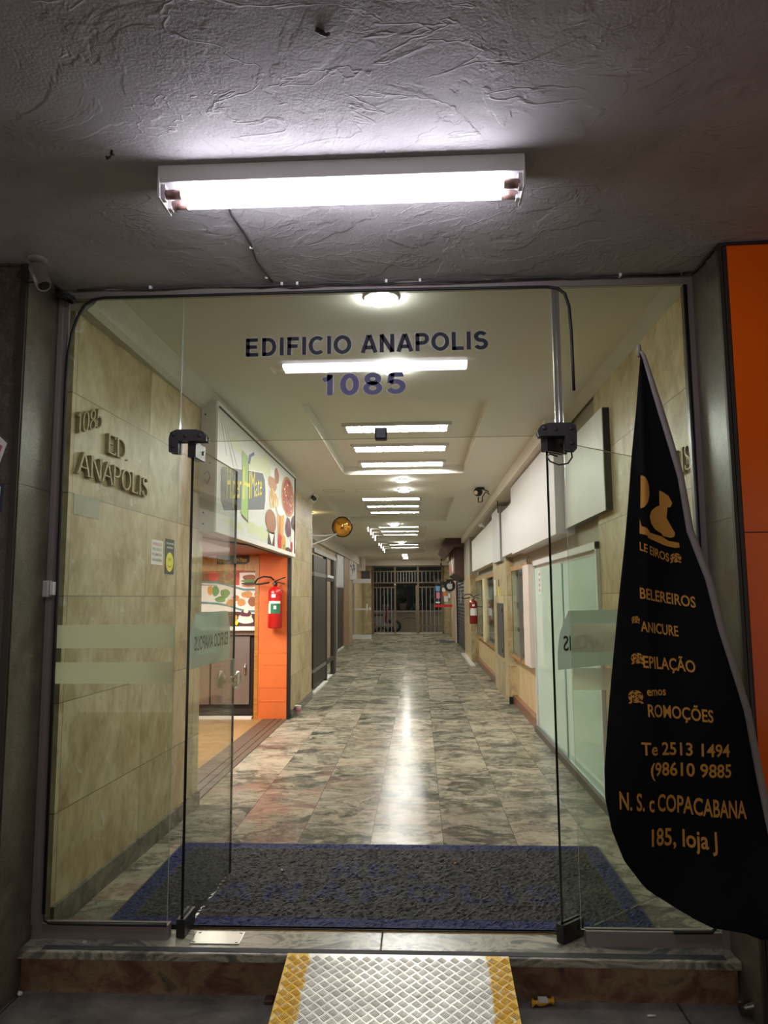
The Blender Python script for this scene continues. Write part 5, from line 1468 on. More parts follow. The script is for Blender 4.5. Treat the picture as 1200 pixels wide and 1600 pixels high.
PYP = 8.90
mats = [BOARD, PWHITE, TEAL, SLATE, YEL, GREENP, PIZZA, TOMATO, BUN, BREAD, CHOC, CREAM, BERRY, INKR, JUICE, CRUST]
mb = MB()
def pf(k): return lambda a, b: (a, PYP - .0005 * k, b)
def prect(key, mi, k, x0=None):
    (a, b), (c, d) = POSTER_RECTS[key]; mb.mi = mi
    if x0 is not None: a = x0
    mb.face([pf(k)(a, b), pf(k)(c, b), pf(k)(c, d), pf(k)(a, d)])
mb.mi = 1; mb.box(-3.05, -1.945, PYP, PYP + .02, 1.07, 1.925)
prect('wood', 0, 1); prect('strip', 8, 2); prect('red', 7, 3); prect('white1', 1, 4); prect('strip2', 1, 5); prect('dark', 10, 6)
(a, b), (c, d) = POSTER_RECTS['plate']
mb.mi = 3; mb.face([pf(3)(a, b), pf(3)(c, b), pf(3)(c, b - .08), pf(3)(c - .04, d), pf(3)(a + .01, d)])
mb.mi = 4
for t, q in (('Hiper', POSTER_TEXT[0]), ('H Mate', POSTER_TEXT[1])):
    text_into(mb, t, lambda u, v, q=q: pf(4)(q[0][0] + (q[1][0] - q[0][0]) * u, q[0][1] - .01 + .055 * v), .0)
for w in POSTER_WAVES:
    mb.mi = 2
    for (a, b), (c, d) in zip(w, w[1:]): mb.face([pf(7)(a, b + .013), pf(7)(c, d + .013), pf(7)(c, d - .013), pf(7)(a, b - .013)])
    mb.mi = 1
    for (a, b), (c, d) in zip(w, w[1:]): mb.face([pf(6.5)(a, b - .013), pf(6.5)(c, d - .013), pf(6.5)(c, d - .030), pf(6.5)(a, b - .030)])
def pfd(key, mi, k, wob=.1, n=18):
    a, b, ra, rb = POSTER_FOOD[key]; mb.mi = mi; mb.ellipse(pf(k), a, b, ra, rb, n, wob)
for key, mi, k in (('salad', 7, 3), ('pizza', 15, 4), ('pizza2', 6, 5), ('leaf', 5, 5.5), ('leaf2', 5, 5.7), ('olive', 5, 5.3), ('tomato', 6, 3.4), ('tomato2', 7, 3.7), ('bun', 8, 6), ('lettuce', 5, 7), ('patty', 10, 7.4), ('bunb', 15, 6.2),
                   ('veg1', 5, 6.1), ('veg2', 5, 6.7), ('veg3', 14, 5.8), ('veg4', 5, 8.2), ('bread1', 9, 7.2), ('bread2', 9, 8), ('bread3', 8, 8.5), ('bread4', 8, 7.6), ('bread5', 9, 7.8), ('bread6', 15, 7.1),
                   ('saucer', 1, 9), ('bowl', 11, 10), ('acai', 12, 11), ('cream', 11, 12), ('lemon', 4, 9.2), ('banana', 14, 9.6)): pfd(key, mi, k)
tag(mb.build('menu_poster', mats, recalc=False), 'printed food poster above the steel snack counter', 'poster')

# ------------------------------------------------------------------ fire extinguishers
def extinguisher(loc, red, label, face=-PI / 2):
    x, y, z = loc
    root = empty('fire_extinguisher', loc, label, 'fire extinguisher')
    R_ = 0.083
    MB().lathe([(R_ * .9, 0), (R_, .012), (R_, .40), (R_ * .97, .425), (R_ * .8, .455), (R_ * .45, .475), (.022, .48), (.022, .50)], loc, 'Z', 32).build('cylinder', red, root)
    MB().lathe([(.026, .495), (.026, .525), (.014, .53), (.014, .55)], loc, 'Z', 16).build('valve', BLACKM, root)
    mb = MB().tube([(x, y, z + .545), (x + .05, y - .02, z + .565), (x + .125, y - .03, z + .590)], .007, 8)
    mb.tube([(x, y, z + .525), (x + .05, y - .02, z + .530), (x + .12, y - .03, z + .512)], .007, 8)
    mb.build('lever', BLACKM, root)
    MB().lathe([(.018, 0), (.018, -.014)], (x - .01, y - .028, z + .515), 'Y', 14).build('gauge', CHROME, root)
    pts = [(x - .02, y - .01, z + .52)] + [(x - .04 - .16 * math.sin(PI * t), y - .04, z + .56 + .03 * math.cos(PI * t * .8) - .10 * t) for t in [k / 10 for k in range(11)]]
    pts = [(x - .015, y - .01, z + .56), (x - .05, y - .03, z + .592), (x - .13, y - .04, z + .60), (x - .20, y - .04, z + .575), (x - .235, y - .03, z + .53), (x - .225, y - .03, z + .51), (x - .15, y - .04, z + .515), (x - .06, y - .05, z + .53)]
    MB().tube(pts, .010, 10).build('hose', RUBBER, root)
    def wrap(a0, a1, z0, z1, r, m, name, lab, n=12):
        rows = [[(x + r * math.cos(a0 + (a1 - a0) * k / n), y + r * math.sin(a0 + (a1 - a0) * k / n), zz) for k in range(n + 1)] for zz in (z0, z1)]
        o = MB().grid(rows).build(name, m, root); o['label'] = lab
    wrap(face - .75, face + .95, z + .17, z + .285, R_ + .0012, LABELG, 'label', 'green instruction label')
    wrap(face - .95, face - .45, z + .17, z + .285, R_ + .0020, LABELW, 'label', 'white column of the label')
    wrap(face - .8, face + 1.0, z + .285, z + .315, R_ + .0012, LABELW, 'label', 'white band of the label')
    wrap(face - .35, face + .25, z + .355, z + .395, R_ + .0012, LABELW, 'tag', 'small white inspection tag')
    wrap(face + .0, face + .35, z + .22, z + .26, R_ + .0024, LABELW, 'label', 'white picture on the label')
    MB().box(x - .05, x + .05, y + R_, y + R_ + .018, z + .30, z + .36).build('bracket', BLACKM, root)
    return root
extinguisher((-1.69, 8.635, 1.055), RED, 'bright red fire extinguisher with black hose on the orange wall')
r_ = extinguisher((1.095, 15.15, 0.86), REDD, 'dark red fire extinguisher with white label on the right pilaster')
for ch in r_.children:
    if ch.name.startswith('label') and 'green' in ch['label']:
        ch.data.materials[0] = LABELW; ch['label'] = 'white instruction label'
tag(MB().tube([(1.12, 15.25, 1.2), (1.24, 15.9, 1.2)], .012, 8).build('extinguisher_hook', BLACKM), 'dark wall hook behind the dark red extinguisher', 'hook')
mb = MB()
mb.lathe([(.030, 0), (.037, .115), (.039, .117), (.034, .113), (.028, .006)], (-1.475, 9.03, 0), 'Z', 20)
mb.mi = 1; mb.lathe([(.0335, .045), (.0362, .085), (.0362, .0855), (.0335, .0448)], (-1.475, 9.03, 0), 'Z', 20)
tag(mb.build('paper_cup', [LABELW, PINK]), 'white and pink paper cup on the floor at the left wall', 'cup')
# ------------------------------------------------------------------ convex mirror and small camera at the wall end
root = empty('convex_mirror', (-1.53, 10.5, 2.30), 'round convex safety mirror on an arm from the end of the left wall', 'mirror')
mc = Vector((-1.135, 10.9, 2.452)); md = Vector((0.12, -1, -0.12)).normalized()
e1 = md.cross(Vector((0, 0, 1))).normalized(); e2 = e1.cross(md)
def MP(r, a, h): return tuple(mc + e1 * (r * math.cos(a)) + e2 * (r * math.sin(a)) + md * h)
rows = [[MP(r, 2 * PI * k / 32, h) for k in range(32)] for r, h in ((.142, 0), (.12, .018), (.09, .032), (.055, .042), (.02, .047), (.002, .048))]
MB().grid(rows, closed_u=True).build('mirror_face', MIRROR, root)
rows = [[MP(r, 2 * PI * k / 32, h) for k in range(32)] for r, h in ((.140, .004), (.152, .008), (.156, -.006), (.150, -.018), (.02, -.03))]
MB().grid(rows, closed_u=True).build('frame', BLACK, root)
MB().tube([(-1.525, 10.45, 2.29), (-1.36, 10.7, 2.305), tuple(mc - md * .02 + Vector((-.05, 0, -.10)))], .011, 8).build('arm', LAMPW, root)
MB().tube([(-1.525, 10.45, 2.16), (-1.36, 10.7, 2.25), tuple(mc - md * .02 + Vector((-.05, 0, -.09)))], .011, 8).build('arm', LAMPW, root)
MB().box(-1.532, -1.518, 10.40, 10.48, 2.12, 2.32).build('wall_plate', LAMPW, root)
root = empty('security_camera', (-1.50, 10.1, 2.78), 'small dark camera under the ceiling at the end of the left wall', 'security camera')
MB().box(-1.50, -1.44, 10.08, 10.13, 2.79, ZI).build('bracket', LAMPW, root)
MB().tube([(-1.47, 10.1, 2.80), (-1.44, 10.02, 2.77), (-1.42, 9.97, 2.755)], [.028, .03, .03], 12).build('body', BLACK, root)
root = empty('security_camera', (0.83, 9.785, ZI), 'black ball security camera with a wire loop on the right side of the ceiling', 'security camera')
MB().lathe([(.06, 0), (.06, -.02), (.03, -.028)], (0.83, 9.785, ZI), 'Z', 20).build('base_plate', BLACK, root)
mb = MB(); bm = bmesh.new(); bmesh.ops.create_uvsphere(bm, u_segments=18, v_segments=12, radius=.06)
for f in bm.faces: f.smooth = True
mb.bm(bm, Matrix.Translation((0.80, 9.77, ZI - .06))); bm.free()
mb.build('ball', BLACK, root)
MB().tube([(0.77, 9.712, ZI - .075), (0.765, 9.705, ZI - .078)], .028, 14).build('lens', CHROME, root)
MB().tube([(0.86, 9.78, ZI - .02), (0.93, 9.78, ZI - .05), (0.955, 9.78, ZI - .10), (0.90, 9.78, ZI - .06), (0.86, 9.77, ZI - .12), (0.85, 9.77, ZI - .19), (0.80, 9.77, ZI - .20), (0.80, 9.77, ZI - .13)], .008, 8).build('cable', RUBBER, root)

# ------------------------------------------------------------------ dark screen and gate frame in the left recess
gx = -1.62
root = empty('folding_screen', (gx, 12.0, 0.0), 'tall dark brown sheet metal gate leaf in the left recess', 'gate')
MB().box(gx - .02, gx + .02, 11.2, 12.72, 0.33, 1.74).build('panel', DARKBR, root)
MB().box(gx - .02, gx + .02, 11.2, 12.72, 0.05, 0.28).build('panel', DARKBR, root)
MB().box(gx - .025, gx + .025, 11.2, 12.72, 0.28, 0.33).build('rail', GREYSTEEL, root)
MB().box(gx - .025, gx + .025, 11.2, 12.72, 1.74, 1.80).build('rail', GREYSTEEL, root)
MB().box(gx - .02, gx + .02, 11.2, 12.72, 1.80, 2.06).build('panel', simple('dark_mesh_panel', (70, 64, 58), 0.5), root)
MB().box(gx - .03, gx + .03, 12.66, 12.78, 0.0, 2.10).build('post', DARKBR, root)
MB().box(gx - .035, gx + .035, 11.15, 12.785, 2.10, 2.16).build('top_rail', GREYSTEEL, root)
root = empty('gate_frame', (gx, 13.3, 0.0), 'open dark metal frame beside the brown gate leaf', 'gate')
MB().box(gx - .03, gx + .03, 13.72, 14.12, 0.0, 2.10).build('post', DARKBR, root)
MB().box(gx - .03, gx + .03, 12.80, 13.72, 0.27, 0.34).build('rail', DARKBR, root)
MB().box(gx - .03, gx + .03, 12.80, 13.72, 1.70, 1.76).build('rail', DARKBR, root)
MB().box(gx - .032, gx + .032, 12.80, 13.72, 1.76, 1.80).build('rail', WHITE, root)
MB().box(gx - .035, gx + .035, 12.79, 14.14, 2.10, 2.16).build('top_rail', GREYSTEEL, root)
tag(MB().box(-1.72, -1.55, 11.0, 12.6, 0.0, 0.02).build('threshold_strip', LABELW), 'pale stone strip on the floor below the brown gate leaf', 'strip')
tag(MB().box(-2.10, -1.60, 12.9, 14.2, 0.0, 0.015).build('threshold_strip', LABELW), 'pale stone step behind the open dark frame', 'strip')
tag(MB().box(-3.0, -2.2, 14.24, 14.30, 1.9, 2.55).build('transom_box', DARKBR), 'dark brown box above the open dark frame in the recess', 'box')

# ------------------------------------------------------------------ left side, deeper
wx = -2.2
root = empty('sign_board', (wx, 20.0, 1.68), 'blank white sign board over the dark door on the deep left side', 'sign')
MB().box(wx, wx + .05, 19.45, 21.05, 1.69, 2.56).build('board', WHITE, root)
MB().box(wx, wx + .055, 19.45, 21.05, 1.66, 1.69).build('lower_edge', ALU, root)
root = empty('door_leaf', (wx, 20.2, 0.0), 'plain dark brown door below the blank white board', 'door')
MB().box(wx, wx + .03, 19.45, 21.05, 0.05, 1.66).build('leaf', DARKBR, root)
MB().box(wx, wx + .05, 19.40, 19.46, 0.0, 1.66).build('jamb', ALU, root)
mb = MB().box(wx + .03, wx + .06, 19.6, 19.75, 0.95, 1.0); mb.build('handle', CHROME, root)
MB().box(wx, wx + .06, 19.45, 21.05, 0.0, 0.05).build('sill', LABELW, root)
struct(bx('pilaster', simple('brown_travertine', (150, 118, 84), 0.5, noise=0.2, nscale=8), wx, wx + .06, 21.1, 22.6, 0, 2.62))
root = empty('picture_sign', (wx, 24.0, 2.0), 'white sign board with dark cross pattern above the glass door on the left', 'sign')
MB().box(wx, wx + .05, 22.9, 25.4, 1.98, 2.72).build('board', WHITE, root)
mb = MB()
for y, z in ((23.3, 2.40), (23.9, 2.30), (24.6, 2.36), (24.2, 2.46)):
    mb.box(wx + .05, wx + .055, y - .28, y + .28, z - .03, z + .03).box(wx + .05, wx + .055, y - .05, y + .05, z - .12, z + .12)
mb.build('printed_pattern', simple('faded_black', (50, 48, 54), 0.5), root)
root = empty('hanging_sign', (-2.0, 26.4, 2.35), 'white box sign projecting from the deep left wall below the ceiling', 'sign')
MB().box(-2.2, -1.93, 26.3, 26.5, 2.36, 2.85).build('box', WHITE, root)
MB().box(-2.10, -2.04, 26.296, 26.3, 2.46, 2.80).build('print', simple('faint_print', (190, 186, 172), 0.5), root)
tag(MB().box(-2.19, -1.86, 28.0, 28.06, 2.02, 2.42).build('dark_board', simple('dusk_panel', (72, 70, 72), 0.5)), 'dark grey board above the left end of the gate', 'board')
root = empty('glass_door', (-2.2, 24.4, 0.0), 'open clear glass door with white rails near the far gate', 'glass door')
pane(MB(), -2.2, -1.60, 24.39, 24.402, 0.20, 1.90).build('glass_sheet', [GLASS, GEDGE], root)
MB().box(-2.2, -1.60, 24.37, 24.42, 1.88, 2.02).build('top_rail', WHITE, root)
MB().box(-2.2, -1.58, 24.37, 24.42, 0.06, 0.20).build('bottom_rail', WHITE, root)
MB().box(-2.2, -1.60, 24.37, 24.42, 1.00, 1.055).build('middle_rail', WHITE, root)
MB().tube([(-1.72, 24.34, 0.83), (-1.72, 24.34, 1.20)], .018, 10).build('handle', WHITE, root)
MB().tube([(-1.64, 24.34, 0.98), (-1.64, 24.34, 1.08)], .03, 10).build('lock', WHITE, root)
MB().box(-2.19, -2.14, 24.37, 24.42, 0.2, 1.88).build('stile', ALU, root)

# ------------------------------------------------------------------ far gate
gy = 29.0
root = empty('entrance_gate', (-0.45, gy, 0.0), 'brown metal barred gate with an open centre doorway at the far end', 'gate')
posts = [-1.805, -0.945, -0.045, 0.905]
for x in posts:
    MB().box(x - .035, x + .035, gy - .05, gy + .03, 0.0, 2.64).build('post', GATEM, root)
for z0, z1, x0, x1 in ((2.59, 2.64, -1.805, .905), (2.40, 2.44, -1.805, .905), (1.955, 2.0, -1.805, .905), (1.775, 1.82, -1.805, -.945), (1.775, 1.82, -.045, .905), (0.27, 0.32, -1.805, -.945), (0.27, 0.32, -.045, .905)):
    MB().box(x0, x1, gy - .04, gy, z0, z1).build('rail', GATEM, root)
def bars(x0, x1, n, z0, z1, y=gy):
    for k in range(1, n + 1):
        x = x0 + (x1 - x0) * k / (n + 1)
        MB().box(x - .013, x + .013, y - .02, y + .006, z0, z1).build('bar', GREYSTEEL, root)
bars(-1.805, -.945, 5, 2.0, 2.40); bars(-.945, -.045, 7, 2.0, 2.40); bars(-.045, .905, 5, 2.0, 2.40)
bars(-1.805, -.945, 5, 0.04, 1.78); bars(-.045, .905, 5, 0.04, 1.78)
MB().box(-.14, -.08, gy - .02, gy + .6, 0.04, 1.86).build('open_leaf', GATEM, root)
MB().tube([(-.945, gy - .06, 1.88), (-.945, gy - .06, 1.93)], .03, 10).build('lamp', LABELW, root)

# outside beyond the gate
root = empty('planter', (-0.5, 32.0, -0.02), 'low concrete planter wall outside the far gate', 'planter')
MB().box(-3.4, 3.2, 31.6, 32.4, -0.02, 0.80).build('wall', CONC, root)
MB().box(-3.4, 3.2, 31.55, 32.45, 0.78, 0.84).build('coping', simple('pale_coping', (150, 146, 136), 0.7), root)
MB().lathe([(0.0, -.01), (.50, 0), (.52, .02)], (-0.42, 31.6, 0.30), 'Y', 20) 
mb = MB(); rows = []
for k in range(15):
    a = PI * k / 14; rows.append([(-0.43 + .62 * math.cos(a), 31.58, 0.0 + .62 * math.sin(a)), (-0.43 + .58 * math.cos(a), 31.565, 0.0 + .58 * math.sin(a))])
mb.grid(rows); mb.build('arch_moulding', CONC, root)
def potted(x, y, s, label):
    root = empty('potted_plant', (x, y, 0.84), label, 'plant', 'potted plants on the planter wall')
    MB().lathe([(.11 * s, 0), (.17 * s, .30 * s), (.18 * s, .31 * s), (.155 * s, .30 * s)], (x, y, 0.84), 'Z', 16).build('pot', POT, root)
    rnd = random.Random(int(x * 100)); mb = MB()
    for k in range(46):
        a = rnd.uniform(0, 2 * PI); L = rnd.uniform(.25, .50) * s; t = rnd.uniform(.2, 1.1)
        b0 = Vector((x, y, 0.84 + .3 * s)); d = Vector((math.cos(a) * math.sin(t), math.sin(a) * math.sin(t) * .6, math.cos(t)))
        p = b0 + d * L; sd = d.cross(Vector((0, 0, 1))).normalized() * .035 * s
        mid = b0 + d * L * .55 + Vector((0, 0, .05))
        mb.face([tuple(b0), tuple(mid - sd), tuple(p - Vector((0, 0, .10 * L))), tuple(mid + sd)])
    mb.build('leaves', FOLI, root, recalc=False)
potted(-0.70, 31.85, 1.0, 'leafy plant in a clay pot seen left of centre through the gate')
potted(-0.10, 31.9, 0.95, 'dark plant in a clay pot seen right of centre through the gate')
potted(-1.45, 31.9, 0.85, 'plant in a clay pot behind the left gate bars')
potted(0.55, 31.9, 0.9, 'plant in a clay pot behind the right gate bars')
rnd = random.Random(11); mb = MB()
for k in range(900):
    x = rnd.uniform(-3.2, 3.0); z = rnd.uniform(-0.02, 3.2); y = 33.2 + rnd.uniform(-.4, .8)
    a = rnd.uniform(0, 2 * PI); L = rnd.uniform(.10, .28); t = rnd.uniform(-.8, .8)
    d = Vector((math.cos(a), t * .6, math.sin(a))).normalized(); s_ = d.cross(Vector((0, 1, .3))).normalized() * L * .28; p = Vector((x, y, z))
    mb.face([tuple(p), tuple(p + d * L * .5 + s_), tuple(p + d * L), tuple(p + d * L * .5 - s_)])
tag(mb.build('hedge_foliage', FOLI, recalc=False), 'dark green mass of leaves behind the planter outside', 'foliage', kind='stuff')
struct(bx('wall_street', simple('night_wall', (36, 36, 38), 0.9), -8, 8, 35, 35.2, -0.1, 5))
# parked scooters glimpsed through the left bars
def scooter(x, y, body, label):
    root = empty('motor_scooter', (x, y, -0.02), label, 'scooter')
    for dx in (-.42, .42):
        mb = MB(); rows = []
        for k in range(20):
            a = 2 * PI * k / 20
            rows.append([(x + dx + (.20 + .055 * math.cos(b)) * math.cos(a), y + .055 * math.sin(b), .245 + (.20 + .055 * math.cos(b)) * math.sin(a)) for b in [j * PI / 4 for j in range(8)]])
        mb.grid(rows, closed_u=True, closed_v=True); mb.tube([(x + dx, y - .05, .245), (x + dx, y + .05, .245)], .05, 10)
        mb.build('wheel', RUBBER, root)
    mb = MB(); q = [(-.5, .40), (-.58, .62), (-.10, .66), (.02, .36), (.26, .34), (.36, .90), (.44, .92), (.40, .40), (.30, .26), (-.30, .26)]
    mb.prism([(x + a, b) for a, b in q], lambda a, b: (a, y - .11, b), lambda a, b: (a, y + .11, b)); mb.build('body', body, root)
    MB().box(x - .60, x - .08, y - .12, y + .12, .66, .73, .02).build('seat', RUBBER, root)
    MB().tube([(x + .38, y - .28, 1.0), (x + .42, y, .98), (x + .38, y + .28, 1.0)], .016, 8).build('handlebar', BLACKM, root)
scooter(-1.42, 30.4, simple('scooter_white', (110, 110, 110), 0.4), 'pale motor scooter parked outside behind the left gate bars')
scooter(-1.75, 31.1, simple('scooter_red', (110, 28, 42), 0.4), 'red motor scooter parked outside behind the pale scooter')

# ------------------------------------------------------------------ right side: shop front with mint glass
sy0, sy1 = 5.12, 8.0
root = empty('glass_storefront', (1.24, 6.5, 0.0), 'white framed shop front with pale green frosted glass on the right', 'shop front')
MB().box(1.215, 1.275, sy0, sy0 + .035, 0.02, 1.775).box(1.215, 1.275, sy1 - .05, sy1, 0.02, 1.775).box(1.215, 1.275, sy0, sy1, 1.725, 1.775).box(1.215, 1.275, sy0, sy1, 0.0, 0.03).build('frame', WHITE, root)
MB().box(1.245, 1.270, sy0 + .035, sy1 - .05, 1.690, 1.725).build('track', WHITE, root)
MB().box(1.250, 1.258, sy0 + .035, 6.55, 0.03, 1.69).build('sliding_pane', MINT, root)
MB().box(1.235, 1.243, 6.50, sy1 - .05, 0.03, 1.69).build('sliding_pane', MINT, root)
o = MB().box(1.2325, 1.235, 7.55, 7.75, 1.42, 1.66).build('notice', simple('glass_note', (196, 214, 204), 0.5), root)
mb = MB()
for k in range(4): mb.box(1.2315, 1.2325, 7.60, 7.70, 1.45 + .055 * k, 1.475 + .055 * k)
mb.build('notice_print', simple('note_rose', (196, 130, 130), 0.5), root)
mb = MB().box(XR - .03, XR + .03, sy0, sy1, 0.0, 0.02); struct(mb.build('trim_14', BROWNB))
struct(bx('trim_15', simple('dark_kerb', (70, 60, 52), 0.35), XR - .05, XR - .02, 4.6, 8.0, 0.0, 0.06))

def boardsign(name, x0, y0, y1, z0, z1, label, face=WHITE, side=None, dz=0.0):
    root = empty(name, ((x0 + XR) / 2, (y0 + y1) / 2, z0), label, 'sign', 'blank white sign boxes on the right wall')
    MB().box(x0, x0 + .006, y0, y1, z0, z1).build('face', face, root)
    MB().box(x0 + .006, XR + .03, y0 + .001, y1 - .001, z0 + .001, z1 - .001).build('box', side or face, root)
    return root
boardsign('sign_board', 1.19, 4.72, 6.12, 1.945, 2.615, 'blank white sign board with black side nearest the entrance on the right', WHITE, BLACK)
boardsign('sign_board', 1.115, 6.02, 8.86, 1.905, 2.70, 'largest blank white sign box in the middle of the right wall', WHITE)
boardsign('sign_board', 1.135, 8.90, 10.1, 1.935, 2.54, 'narrow white sign box joined to the far end of the largest one', WHITE)
boardsign('sign_board', 1.125, 10.30, 11.30, 1.90, 2.66, 'small white sign box standing out above the travertine pilaster', WHITE, simple('sign_side_grey', (150, 150, 148), 0.5))
boardsign('sign_board', 1.14, 11.32, 15.9, 1.935, 2.585, 'long blank white sign board above the farther display window', simple('panel_cream', (222, 220, 208), 0.45))
tag(MB().tube([(1.13, 12.6, 2.60), (1.08, 12.6, 2.62), (1.04, 12.6, 2.60)], .03, 10).build('floodlight', LAMPW), 'small white floodlight above the long blank sign board', 'floodlight')
tag(MB().tube([(1.10, 10.15, 2.55), (1.095, 10.15, 2.72)], .008, 6).build('conduit', BLACKM), 'thin dark pipe beside the small white sign box', 'pipe')

# pinkish panel between shop front and display window
root = empty('wall_panel', (1.2, 8.2, 0.65), 'tall pinkish white panel hung between shop front and display window', 'panel')
MB().box(1.165, 1.245, 7.98, 8.40, 0.65, 1.745, .004).build('leaf', PINKW, root)
MB().tube([(1.20, 8.2, 1.745), (1.19, 8.2, 1.80), (1.20, 8.15, 1.84)], .004, 6).build('cord', RUBBER, root)

# ------------------------------------------------------------------ display windows
def show_window(y0, y1, z0, z1, label, mull, shelves, items, seed):
    root = empty('display_case', (1.3, (y0 + y1) / 2, z0), label, 'display window')
    MB().box(1.225, 1.30, y0, y1, z1, z1 + .06).build('top_board', OAK, root)
    MB().box(1.220, 1.42, y0, y1, z0 - .045, z0).build('sill', OAK, root)
    MB().box(1.415, 1.43, y0, y1, z0, z1).build('back_panel', simple('case_back', (222, 222, 210), 0.6, noise=.1, nscale=8), root)
    MB().box(1.246, 1.415, y1 - .012, y1 - .002, z0, z1).build('end_panel', simple('case_end', (196, 196, 182), 0.6), root)
    pane(MB(), 1.240, 1.246, y0, y1, z0, z1).build('glass_sheet', [DARKGL, GEDGE], root)
    for z in shelves: MB().box(1.26, 1.41, y0 + .03, y1 - .03, z, z + .008).build('shelf', simple('glass_shelf', (170, 190, 180), 0.15), root)
    for yy, w_, m_ in mull: MB().box(1.205, 1.245, yy - w_, yy + w_, z0 - .03, z1).build('mullion', m_, root)
    MB().box(1.225, 1.245, y0, y1, z0, z0 + .02).build('bottom_rail', ALU, root)
    return root
show_window(8.44, 10.0, 0.655, 1.735, 'nearer glass display window with shelves and small items', [(9.05, .012, ALU)], (1.0, 1.32), 0, 1)
show_window(11.82, 16.2, 0.60, 1.74, 'farther glass display window with a wide pale post', [(14.0, .22, simple('pale_post', (222, 206, 168), 0.5))], (1.0, 1.34), 0, 2)
# items standing in the cases
rnd = random.Random(4)
CM = [simple('bag_black', (34, 32, 32), 0.5), simple('bag_brown', (110, 76, 50), 0.5), simple('cloth_cream', (206, 198, 176), 0.7), simple('bag_grey', (120, 118, 112), 0.5), simple('cloth_green', (90, 104, 84), 0.7)]
NM = ['black', 'brown', 'cream', 'grey', 'green']
def handbag(x, y, z, s, k, label):
    root = empty('handbag', (x, y, z), label, 'bag')
    mb = MB(); rows = []
    for t, w_, d_ in ((0, .16, .05), (.03, .17, .055), (.5, .15, .05), (.95, .12, .03), (1.0, .115, .02)):
        rows.append([(x + d_ * s * math.cos(a) * (1 if abs(math.cos(a)) > .2 else 1), y + w_ * s * math.copysign(abs(math.sin(a)) ** .5, math.sin(a)), z + .20 * s * t) for a in [j * PI / 8 for j in range(16)]])
    mb.grid(rows, closed_u=True); mb.face(rows[0][::-1]); mb.face(rows[-1]); mb.build('body', CM[k], root)
    MB().tube([(x, y + .09 * s * math.cos(a), z + .20 * s + .12 * s * math.sin(a)) for a in [j * PI / 10 for j in range(11)]], .006, 6).build('handle', CM[k], root)
spots = [(8.75, .656, 1.0, 2, 'cream bag on the bottom of the nearer display window'), (9.3, .656, .8, 3, 'grey bag on the bottom of the nearer display window'), (8.62, 1.008, 1.0, 1, 'brown bag on the middle shelf of the nearer display window'),
         (9.45, 1.008, .9, 2, 'cream bag on the middle shelf of the nearer display window'), (8.95, 1.328, 1.0, 0, 'black bag on the top shelf of the nearer display window'), (9.6, 1.328, .9, 3, 'grey bag on the top shelf of the nearer display window'),
         (12.2, .601, 1.0, 3, 'grey bag at the near end of the farther display window'), (12.9, .601, .9, 2, 'cream bag low in the farther display window'), (12.4, 1.008, 1.0, 0, 'black bag on the middle shelf of the farther display window'),
         (13.1, 1.008, .9, 4, 'green bag on the middle shelf of the farther display window'), (12.1, 1.348, .9, 1, 'brown bag on the top shelf of the farther display window'), (13.0, 1.348, .9, 0, 'black bag on the top shelf of the farther display window'),
         (15.0, .601, 1.0, 2, 'cream bag beyond the pale post of the farther display window'), (15.2, 1.008, 1.0, 1, 'brown bag beyond the pale post of the farther display window')]
for y, z, s, k, lb in spots: handbag(1.335, y, z, s, k, lb)
root = empty('black_box', (1.24, 8.6, 1.66), 'small black lock box at the top of the nearer display window', 'lock')
MB().box(1.205, 1.238, 8.47, 8.95, 1.655, 1.725, .004).build('case', BLACK, root)
MB().lathe([(.012, 0), (.012, -.01)], (1.205, 8.85, 1.69), 'X', 12).build('button', CHROME, root)
# meter panel, sticker and scraper on the pilaster
root = empty('meter_cabinet', (1.17, 10.95, 0.56), 'narrow grey metal cabinet door on the travertine pilaster', 'cabinet')
MB().box(1.160, 1.1745, 10.45, 11.20, 0.56, 1.31).build('door', simple('cabinet_grey', (92, 96, 92), 0.35, metal=.4), root)
MB().box(1.152, 1.160, 10.50, 10.54, 0.62, 0.68).build('hinge', BLACKM, root)
MB().box(1.152, 1.160, 10.50, 10.54, 1.18, 1.24).build('hinge', BLACKM, root)
mb = MB().box(1.170, 1.1755, 10.95, 11.05, 1.40, 1.55); mb.mi = 1; mb.box(1.170, 1.1755, 10.96, 11.04, 1.55, 1.66)
tag(mb.build('tag_strip', [YEL, BLACK]), 'yellow and black tag hanging on the travertine pilaster', 'tag')
tag(MB().box(1.172, 1.1755, 11.45, 11.65, 1.42, 1.66).build('notice', LABELW), 'narrow white notice on the travertine pilaster', 'notice')

# ------------------------------------------------------------------ right side, deeper
root = empty('canopy_sign', (1.0, 19.5, 1.85), 'dark brown boxed shop sign with a pale picture face on the deep right side', 'sign')
mb = MB().prism([(0.88, 1.98), (1.08, 1.86), (1.235, 1.86), (1.235, 2.72), (0.88, 2.72)], lambda a, b: (a, 18.4, b), lambda a, b: (a, 21.5, b))
mb.build('box', MAROON, root)
mb = MB().prism([(0.56, 2.66), (0.72, 2.44), (0.88, 2.62), (1.235, 2.64), (1.235, 2.85), (0.66, 2.85)], lambda a, b: (a, 18.2, b), lambda a, b: (a, 21.6, b))
mb.build('crown', MAROON, root)
mb = MB().box(0.868, 0.88, 18.5, 21.4, 2.0, 2.60)
for k, (y, z, m_) in enumerate(((18.9, 2.45, 1), (19.6, 2.35, 2), (20.4, 2.4, 1), (19.2, 2.15, 2), (20.2, 2.12, 3), (20.9, 2.2, 1))):
    mb.mi = m_; mb.ellipse(lambda a, b: (0.8675 - .0004 * k, a, b), y, z, .35, .12, 14, .2)
